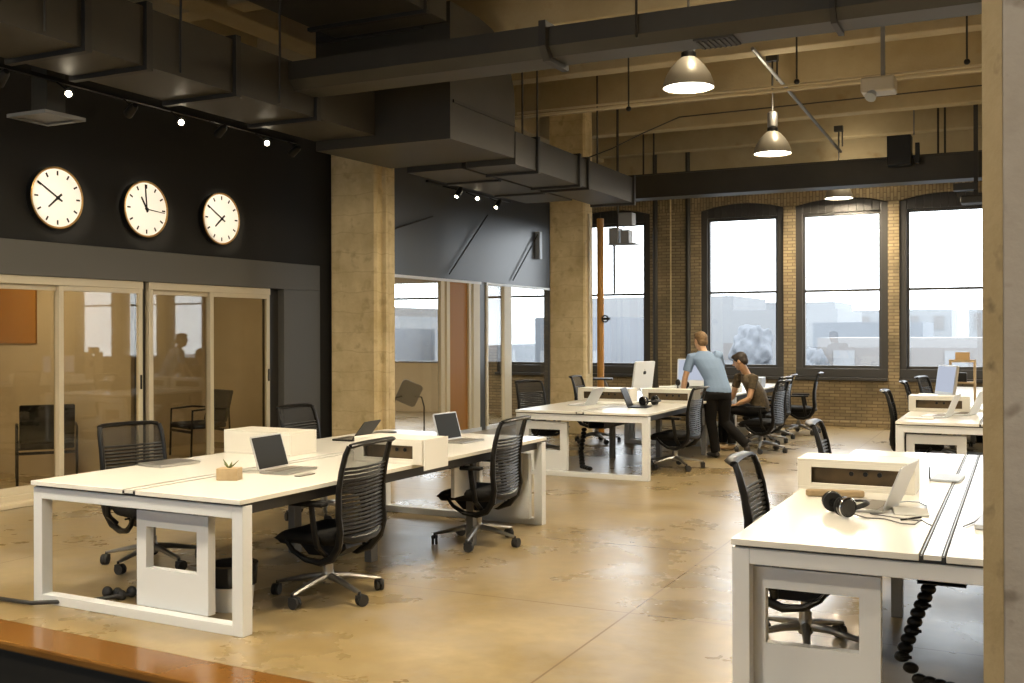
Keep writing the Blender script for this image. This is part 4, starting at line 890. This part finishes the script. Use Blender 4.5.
spine([(-4.70, 11.6, 0.45), (-4.68, 11.45, 0.2), (-4.60, 11.30, 0.05), (-4.45, 11.22, 0.035)], 'black segmented cable guide under the middle bench')

# meeting room furniture behind the glass
def armchair(label, p, rz):
    t = thing('visitor_chair', label, 'chair', p, rz, 'visitor chairs behind the glass')
    for sg in (-1, 1):
        MB().tube([(sg*0.29, 0.26, 0.012), (sg*0.29, 0.24, 0.62), (sg*0.29, -0.05, 0.64), (sg*0.29, -0.27, 0.62), (sg*0.29, -0.30, 0.012)], 0.014, 8).build('arm_frame', 'black', t, smooth=True)
    MB().box(-0.27, -0.25, 0.38, 0.27, 0.27, 0.45).build('seat', 'black_soft', t, bevel=0.02)
    MB().prism([(-0.20, 0.45), (-0.26, 0.45), (-0.36, 0.86), (-0.31, 0.86)], 'x', -0.27, 0.27).build('backrest', 'black_soft', t, bevel=0.015)
    MB().box(-0.28, -0.27, 0.33, 0.28, -0.24, 0.36).box(-0.28, 0.23, 0.33, 0.28, 0.26, 0.36).build('cross_bar', 'black', t)
    return t
armchair('black visitor chair behind the first sliding glass panel', W(-9.75, 7.72), math.radians(52))
armchair('black visitor chair behind the second pair of sliding panels, seen from the side', W(-10.0, 10.25), math.radians(160))
t = thing('shell_chair', 'dark tilted shell stool behind the pale glass between the columns', 'chair', (-8.62, 14.0, 0), math.radians(32))
T = Matrix.Translation((0, 0, 0.66)) @ Matrix.Rotation(math.radians(24), 4, 'Y') @ Matrix.Rotation(math.radians(-62), 4, 'X')
MB().prism(rrect(0.34, 0.42, 0.06), 'z', 0, 0.03, T).build('shell', 'steel_grey', t, bevel=0.01)
MB().tube([(0.10, 0.0, 0.62), (0.20, 0.05, 0.60), (0.24, 0.1, 0.45), (0.24, 0.12, 0.012)], 0.012, 8).tube([(-0.10, 0.0, 0.62), (-0.20, 0.05, 0.60), (-0.24, 0.1, 0.45), (-0.24, 0.12, 0.012)], 0.012, 8).build('leg_frame', 'black', t, smooth=True)

# ------------------------------------------------------------------ people
def rings(m, L, seg=20):
    """L: (centre, half width, half depth, yaw of the width axis in degrees)"""
    R = []
    for c, a, b, yaw in L:
        c = Vector(c); w = Vector((math.cos(math.radians(yaw)), math.sin(math.radians(yaw)), 0)); d = Vector((-w.y, w.x, 0))
        R.append([m.bm.verts.new(c + w*a*math.copysign(abs(math.cos(2*PI*k/seg))**0.85, math.cos(2*PI*k/seg)) + d*b*math.sin(2*PI*k/seg)) for k in range(seg)])
    for A, B in zip(R, R[1:]):
        for k in range(seg): m.bm.faces.new((A[k], A[(k+1) % seg], B[(k+1) % seg], B[k]))
    m.bm.faces.new(R[0][::-1]); m.bm.faces.new(R[-1])
def head(m, c, yaw, pitch, face=True):
    """yaw: direction the face looks in degrees (local), pitch: nod"""
    T = Matrix.Translation(c) @ Matrix.Rotation(math.radians(yaw-90), 4, 'Z') @ Matrix.Rotation(math.radians(-pitch), 4, 'X')   # face along +y
    m.ell((0, -0.008, 0.022), (0.074, 0.092, 0.092), T); m.ell((0, 0.018, -0.035), (0.058, 0.068, 0.075), T)
    m.ell((0, 0.055, -0.088), (0.026, 0.026, 0.022), T, 12)
    m.tube([(0, 0.085, 0.025), (0, 0.108, -0.018), (0, 0.092, -0.028)], [0.009, 0.014, 0.008], 8, T=T)
    m.ell((0, 0.083, -0.052), (0.024, 0.012, 0.010), T, 10)
    m.ell((0, 0.078, 0.034), (0.052, 0.012, 0.009), T, 10)
    for s in (-1, 1):
        m.ell((s*0.076, -0.002, -0.005), (0.011, 0.022, 0.033), T, 10)
    return T
def eyes(T, parent):
    for s in (-1, 1): MB().ell((s*0.030, 0.083, 0.012), (0.011, 0.006, 0.006), T, 10).build('eye', 'black', parent, smooth=True)
def hand(m, wrist, d, up, side, curl=0.15, s=1.0):
    """five fingers; d: pointing direction, up: back of the hand, side: +1/-1 thumb side"""
    d = Vector(d).normalized(); up = Vector(up); up = (up-d*up.dot(d)).normalized(); x = d.cross(up).normalized()*side
    w = Vector(wrist); Lp = 0.088*s
    for i in range(4):
        o = x*(0.030-0.020*i)*s
        m.tube([w+x*(0.012-0.008*i)*s, w+d*Lp*0.5+o*0.9, w+d*Lp+o], [(0.014*s), 0.014*s, 0.0115*s], 8)
    for i, (ln, ox) in enumerate(((0.070, 0.031), (0.078, 0.010), (0.073, -0.011), (0.056, -0.031))):
        b = w+d*Lp*0.92+x*ox*s; dd = (d - up*curl*0.6).normalized(); d2 = (d-up*curl*1.8).normalized(); d3 = (d-up*curl*2.8).normalized()
        p1 = b+dd*ln*0.45*s; p2 = p1+d2*ln*0.32*s; p3 = p2+d3*ln*0.26*s
        m.tube([b, p1, p2, p3], [0.0095*s, 0.0088*s, 0.008*s, 0.0062*s], 8)
    b = w+d*0.022*s+x*0.026*s
    p1 = b+(d*0.6+x*0.8).normalized()*0.038*s; p2 = p1+(d*0.9+x*0.35-up*0.2).normalized()*0.032*s
    m.tube([w+d*0.01, b, p1, p2], [0.013*s, 0.013*s, 0.010*s, 0.007*s], 8)
CAM_YAW = 0.4535
# -- standing man, local axes: x to his picture right, y away from the camera
P1 = thing('person', 'person in a pale blue T-shirt and black trousers standing and leaning on the bench', 'person', (-3.47, 13.20, 0), CAM_YAW)
hl, hr = Vector((-0.13, 0.0, 0.86)), Vector((0.04, 0.0, 0.87))
kl, al = Vector((-0.115, 0.05, 0.47)), Vector((-0.06, 0.0, 0.09))
kr, ar = Vector((0.07, 0.10, 0.45)), Vector((0.32, -0.03, 0.17))
Ls, Rs = Vector((-0.345, 0.17, 1.275)), Vector((0.0, 0.13, 1.30))
Le, Lw = Vector((-0.425, 0.15, 1.03)), Vector((-0.46, 0.20, 0.775))
Re, Rw = Vector((0.075, 0.33, 1.10)), Vector((-0.08, 0.47, 0.82))
hc = Vector((-0.215, 0.23, 1.495))
b = MB()
T1 = head(b, hc, 118, 5)
b.tube([(-0.185, 0.17, 1.33), (-0.195, 0.19, 1.38), (-0.21, 0.215, 1.45)], [0.062, 0.054, 0.056], 14)
rings(b, [((-0.045, 0, 0.84), 0.155, 0.10, 0), ((-0.055, 0.03, 1.0), 0.135, 0.09, 0), ((-0.12, 0.10, 1.17), 0.16, 0.10, -3), ((-0.165, 0.145, 1.28), 0.165, 0.085, -5), ((-0.18, 0.165, 1.34), 0.075, 0.06, -5)])
b.tube([Ls, (Ls+Le)/2, Le], [0.048, 0.044, 0.036], 12); b.tube([Le, (Le*0.65+Lw*0.35), Lw], [0.038, 0.037, 0.024], 12)
b.tube([Rs, (Rs+Re)/2, Re], [0.048, 0.044, 0.036], 12); b.tube([Re, (Re*0.65+Rw*0.35), Rw], [0.038, 0.037, 0.024], 12)
b.tube([hl, kl, al], [0.08, 0.052, 0.036], 12); b.tube([hr, kr, ar], [0.08, 0.052, 0.036], 12)
hand(b, Lw, (-0.35, 0.75, -0.12), (0.1, 0.1, 1), 1, 0.04); hand(b, Rw, (-0.5, 0.7, -0.3), (0, 0.2, 1), -1, 0.05)
body = b.build('body', 'skin', P1, remesh=0.0065, smooth_it=2)
eyes(T1, body)
h = MB()
h.ell((0, -0.016, 0.034), (0.081, 0.096, 0.090), T1); h.ell((0, -0.050, -0.020), (0.074, 0.060, 0.062), T1); h.ell((0, 0.03, 0.082), (0.066, 0.060, 0.036), T1)
h.build('hair', 'hair_fair', P1, remesh=0.008, smooth_it=2)
s = MB()
rings(s, [((-0.035, -0.005, 0.835), 0.180, 0.120, 0), ((-0.04, 0.0, 0.90), 0.172, 0.115, 0), ((-0.055, 0.03, 1.0), 0.155, 0.108, 0), ((-0.11, 0.09, 1.15), 0.178, 0.122, -3), ((-0.155, 0.135, 1.26), 0.190, 0.112, -5), ((-0.175, 0.155, 1.325), 0.130, 0.085, -5), ((-0.188, 0.172, 1.365), 0.068, 0.066, -5)])
q = Ls+(Le-Ls)*0.72; s.tube([Ls+Vector((0.06, 0, 0.012)), Ls, (Ls+q)/2, q], [0.062, 0.070, 0.064, 0.060], 14)
q = Rs+(Re-Rs)*0.72; s.tube([Rs+Vector((-0.06, 0, 0.01)), Rs, (Rs+q)/2, q], [0.062, 0.070, 0.064, 0.060], 14)
s.build('t_shirt', 'shirt', P1, remesh=0.009, smooth_it=3)
s = MB()
rings(s, [((-0.045, 0, 0.885), 0.158, 0.105, 0), ((-0.045, -0.01, 0.82), 0.175, 0.125, 0), ((-0.045, -0.01, 0.76), 0.170, 0.115, 0)])
s.tube([hl+Vector((0, 0, 0.0)), (hl+kl)/2, kl, (kl+al)/2, al+Vector((0, 0, -0.02))], [0.100, 0.088, 0.070, 0.064, 0.062], 14)
s.tube([hr, (hr+kr)/2, kr, (kr+ar)/2, ar], [0.100, 0.090, 0.072, 0.066, 0.060], 14)
s.build('trousers', 'trousers', P1, remesh=0.010, smooth_it=3)
def shoe(parent, ankle, toe, m_, sole=None):
    a, t_ = Vector(ankle), Vector(toe); d = (t_-a)
    s = MB(); s.tube([a+Vector((0, 0, 0.0))-d*0.25, a+Vector((0, 0, -0.005)), a+d*0.45, a+d*0.85, a+d*1.05], [(0.030, 0.030), (0.040, 0.045), (0.044, 0.034), (0.045, 0.026), (0.020, 0.014)], 12)
    return s.build('shoe', m_, parent, remesh=0.008, smooth_it=1)
shoe(P1, (-0.06, 0.0, 0.048), (-0.12, 0.20, 0.030), 'shoe')
shoe(P1, (0.325, -0.03, 0.135), (0.36, 0.06, 0.032), 'shoe')

# -- seated man, facing the bench (picture left), looking down
P2 = thing('person', 'person in a brown checked shirt sitting on a task chair and looking down', 'person', (-3.40, 14.02, 0), CAM_YAW)
hc = Vector((-0.005, 0.05, 1.215))
hpN, hpF = Vector((0.27, 0.02, 0.545)), Vector((0.20, 0.20, 0.545))     # near and far hip
knN, knF = Vector((-0.13, 0.17, 0.54)), Vector((-0.19, 0.36, 0.55))
anN, anF = Vector((-0.10, 0.14, 0.09)), Vector((-0.18, 0.33, 0.09))
shN, shF = Vector((0.165, -0.02, 0.985)), Vector((0.02, 0.29, 0.985))
elN, wrN = Vector((0.10, -0.03, 0.71)), Vector((-0.045, 0.09, 0.625))
elF, wrF = Vector((-0.05, 0.32, 0.72)), Vector((-0.16, 0.28, 0.64))
b = MB()
T2 = head(b, hc, 154, 20)
b.tube([(0.10, 0.13, 1.02), (0.075, 0.10, 1.07), (0.02, 0.06, 1.15)], [0.062, 0.054, 0.055], 14)
rings(b, [((0.25, 0.12, 0.50), 0.135, 0.12, 64), ((0.27, 0.13, 0.62), 0.125, 0.10, 64), ((0.22, 0.135, 0.80), 0.14, 0.10, 64), ((0.13, 0.135, 0.96), 0.155, 0.085, 64), ((0.10, 0.13, 1.02), 0.08, 0.06, 64)])
b.tube([shN, (shN+elN)/2, elN], [0.046, 0.043, 0.036], 12); b.tube([elN, elN*0.6+wrN*0.4, wrN], [0.038, 0.036, 0.024], 12)
b.tube([shF, (shF+elF)/2, elF], [0.046, 0.043, 0.036], 12); b.tube([elF, elF*0.6+wrF*0.4, wrF], [0.038, 0.036, 0.024], 12)
b.tube([hpN, knN, anN], [0.08, 0.052, 0.036], 12); b.tube([hpF, knF, anF], [0.08, 0.052, 0.036], 12)
hand(b, wrN, (-0.85, 0.45, -0.2), (-0.1, 0, 1), 1, 0.25); hand(b, wrF, (-0.9, 0.1, -0.15), (0, 0, 1), -1, 0.25)
body = b.build('body', 'skin', P2, remesh=0.0065, smooth_it=2)
eyes(T2, body)
h = MB(); h.ell((0, -0.016, 0.036), (0.083, 0.098, 0.090), T2); h.ell((0, -0.058, -0.010), (0.074, 0.052, 0.062), T2); h.ell((0, 0.045, 0.078), (0.066, 0.058, 0.034), T2)
for s_ in (-1, 1): h.ell((s_*0.070, -0.018, 0.012), (0.014, 0.030, 0.034), T2, 12)
h.build('hair', 'hair_dark', P2, remesh=0.008, smooth_it=2)
s = MB()
rings(s, [((0.255, 0.12, 0.53), 0.155, 0.145, 64), ((0.275, 0.13, 0.64), 0.145, 0.125, 64), ((0.225, 0.135, 0.80), 0.162, 0.125, 64), ((0.145, 0.135, 0.94), 0.180, 0.108, 64), ((0.115, 0.13, 1.00), 0.130, 0.085, 64), ((0.098, 0.125, 1.04), 0.068, 0.064, 64)])
q = shN+(elN-shN)*0.52; s.tube([shN+Vector((-0.02, 0.06, 0.01)), shN, q], [0.060, 0.064, 0.056], 14)
q = shF+(elF-shF)*0.52; s.tube([shF+Vector((0.02, -0.06, 0.01)), shF, q], [0.060, 0.064, 0.056], 14)
s.build('shirt', 'vest', P2, remesh=0.009, smooth_it=3)
s = MB()
rings(s, [((0.25, 0.11, 0.60), 0.150, 0.120, 64), ((0.25, 0.11, 0.535), 0.165, 0.14, 64), ((0.24, 0.11, 0.495), 0.15, 0.13, 64)])
s.tube([hpN, (hpN+knN)/2, knN, (knN+anN)/2, anN], [0.085, 0.082, 0.072, 0.064, 0.056], 14); s.tube([hpF, (hpF+knF)/2, knF, (knF+anF)/2, anF], [0.085, 0.082, 0.072, 0.064, 0.056], 14)
s.build('trousers', 'trousers', P2, remesh=0.010, smooth_it=3)
shoe(P2, (-0.10, 0.14, 0.048), (-0.29, 0.21, 0.030), 'shoe_tan'); shoe(P2, (-0.18, 0.33, 0.048), (-0.37, 0.40, 0.030), 'shoe_tan')

# ------------------------------------------------------------------ the city outside
M['haze_a'] = mat('pale_building', (0.18, 0.184, 0.19), 0.9, var=0.05, scale=0.05)  # distance haze is put into the building colours
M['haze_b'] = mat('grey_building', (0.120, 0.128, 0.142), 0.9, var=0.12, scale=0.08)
M['haze_c'] = mat('haze_tan_building', (0.150, 0.142, 0.138), 0.9, var=0.08, scale=0.06)
M['tree'] = mat('misty_foliage', (0.105, 0.112, 0.124), 0.9, var=0.2, scale=1.5)  # foliage greyed so its colour carries the haze
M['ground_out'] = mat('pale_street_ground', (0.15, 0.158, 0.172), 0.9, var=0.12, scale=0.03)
struct(MB().box(-700, 19.5, -12.3, 500, 1500, -12).build('ground_outside', 'ground_out'))
blds = [(-46, 62, 14, 10, 1.9, 'b'), (-30, 70, 12, 12, 2.6, 'b'), (-64, 95, 20, 18, 3.2, 'a'), (-90, 120, 30, 20, 5.0, 'c'), (-25, 120, 16, 18, 3.9, 'a'), (-12, 100, 9, 12, 2.4, 'b'), (-48, 150, 26, 20, 6.5, 'a'),
        (-14, 150, 12, 14, 4.4, 'a'), (-7, 75, 10, 10, 1.2, 'c'), (-3.5, 130, 3.5, 12, 4.0, 'a'), (4, 90, 14, 12, 1.8, 'c'), (-36, 190, 16, 20, 6.6, 'a'), (-75, 220, 24, 20, 8, 'a'), (-130, 150, 50, 30, 5, 'b'), (-58, 52, 10, 8, 0.2, 'c'), (-18, 55, 16, 8, -0.9, 'a')]
words = ['grey low', 'grey', 'pale', 'tan long', 'pale tall', 'narrow grey', 'pale wide', 'pale slender', 'low tan', 'pale tower-like', 'tan flat', 'tall pale', 'distant pale', 'wide grey', 'small tan', 'low pale flat-roofed']
for i, (x, y, w, d, h, k) in enumerate(blds):
    t = thing('building', '%s hazy building outside the windows, one of the distant skyline blocks' % words[i], 'building', (x, y, -12), 0, 'hazy city buildings')
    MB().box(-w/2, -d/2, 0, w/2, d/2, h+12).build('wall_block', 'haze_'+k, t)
    m = MB(); n = max(2, int(w/3))
    for a in range(n):
        for c_ in range(int((h+12)/3.2)): m.box(-w/2+(a+0.3)*w/n, -d/2-0.06, 1+c_*3.2, -w/2+(a+0.7)*w/n, -d/2, 2.8+c_*3.2)
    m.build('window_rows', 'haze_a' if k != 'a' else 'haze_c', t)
for x, y, h, rr, lb in ((-15.3, 66, 0.3, 1.05, 'misty grey tree outside the window behind the seated person'), (-12.3, 70, -1.2, 1.0, 'smaller misty tree beside the larger one outside')):
    t = thing('tree', lb, 'tree', (x, y, -12))
    MB().cyl((0, 0, 0), (0, 0, h+12), 0.22, 0.1, 8).build('trunk', 'haze_b', t)
    m = MB()
    g = bmesh.ops.create_icosphere(m.bm, subdivisions=5, radius=1)
    for v in g['verts']:
        c = v.co.copy(); k = 0.92+0.22*math.sin(c.x*5.1+h)*math.sin(c.y*4.3+1)*math.cos(c.z*4.7)+0.10*math.sin(c.x*9+1)*math.sin(c.z*10)*math.cos(c.y*8)+random.uniform(-0.02, 0.02)
        v.co = Vector((c.x*k*rr*1.3, c.y*k*rr*1.3, h+12+c.z*k*1.9))
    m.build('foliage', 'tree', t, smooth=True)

# ------------------------------------------------------------------ light
w = bpy.data.worlds.new('World'); bpy.context.scene.world = w; w.use_nodes = True
bg = w.node_tree.nodes['Background']; bg.inputs['Color'].default_value = (0.90, 0.95, 1.0, 1); bg.inputs['Strength'].default_value = 7.0
for x0, x1 in wins:
    l = bpy.data.lights.new('window_portal', 'AREA'); l.shape = 'RECTANGLE'; l.size = x1-x0-0.2; l.size_y = 2.6
    l.cycles.is_portal = True
    o = bpy.data.objects.new('window_portal', l); C.objects.link(o); o.location = ((x0+x1)/2, 18.9, 2.32); o.rotation_euler = (math.radians(-90), 0, 0)
def area(name, loc, rot, sx, sy, e, col, spread=180):
    l = bpy.data.lights.new(name, 'AREA'); l.shape = 'RECTANGLE'; l.size = sx; l.size_y = sy; l.energy = e; l.color = col; l.spread = math.radians(spread)
    o = bpy.data.objects.new(name, l); C.objects.link(o); o.location = loc; o.rotation_euler = [math.radians(a) for a in rot]; return o
WARM = (1.0, 0.82, 0.55)
# unseen area lights added to brighten the rooms behind the glass
area('meeting_room_fill', W(-10.0, 7.0, 2.70), (0, 0, 0), 1.2, 0.4, 32, WARM); area('meeting_room_fill', W(-10.0, 9.9, 2.70), (0, 0, 0), 1.2, 0.4, 32, WARM); area('meeting_room_fill', W(-10.0, 4.6, 2.70), (0, 0, 0), 1.2, 0.4, 28, WARM)
area('gallery_room_fill', (-10.3, 14.5, 2.58), (0, 0, 0), 1.2, 1.2, 150, (1, 0.9, 0.75))

# tall daylight windows in the wall behind the camera
area('rear_window_light', (-5.0, -4.9, 2.4), (90, 0, 0), 7.0, 2.8, 165, (0.72, 0.86, 1.0))
cam = bpy.data.cameras.new('Camera'); co = bpy.data.objects.new('Camera', cam); C.objects.link(co); bpy.context.scene.camera = co
cam.sensor_width = 36; cam.lens = 1047.2/1024*36; cam.shift_y = -9.06/1024; cam.clip_start = 0.05; cam.clip_end = 3000
ROLL = 0.0027
co.location = (0, 0, 1.61)
co.rotation_euler = (Matrix.Rotation(CAM_YAW, 3, 'Z') @ Matrix.Rotation(PI/2, 3, 'X') @ Matrix.Rotation(-ROLL, 3, 'Z')).to_euler()
sc = bpy.context.scene
sc.view_settings.view_transform = 'Standard'; sc.view_settings.look = 'None'; sc.view_settings.exposure = 0.06; sc.view_settings.gamma = 1; sc.view_settings.use_curve_mapping = False
sc.render.engine = 'CYCLES'
sc.cycles.use_denoising = True
sc.cycles.max_bounces = 8; sc.cycles.diffuse_bounces = 4; sc.cycles.transparent_max_bounces = 12
sc.cycles.sample_clamp_indirect = 6; sc.cycles.caustics_reflective = False; sc.cycles.caustics_refractive = False
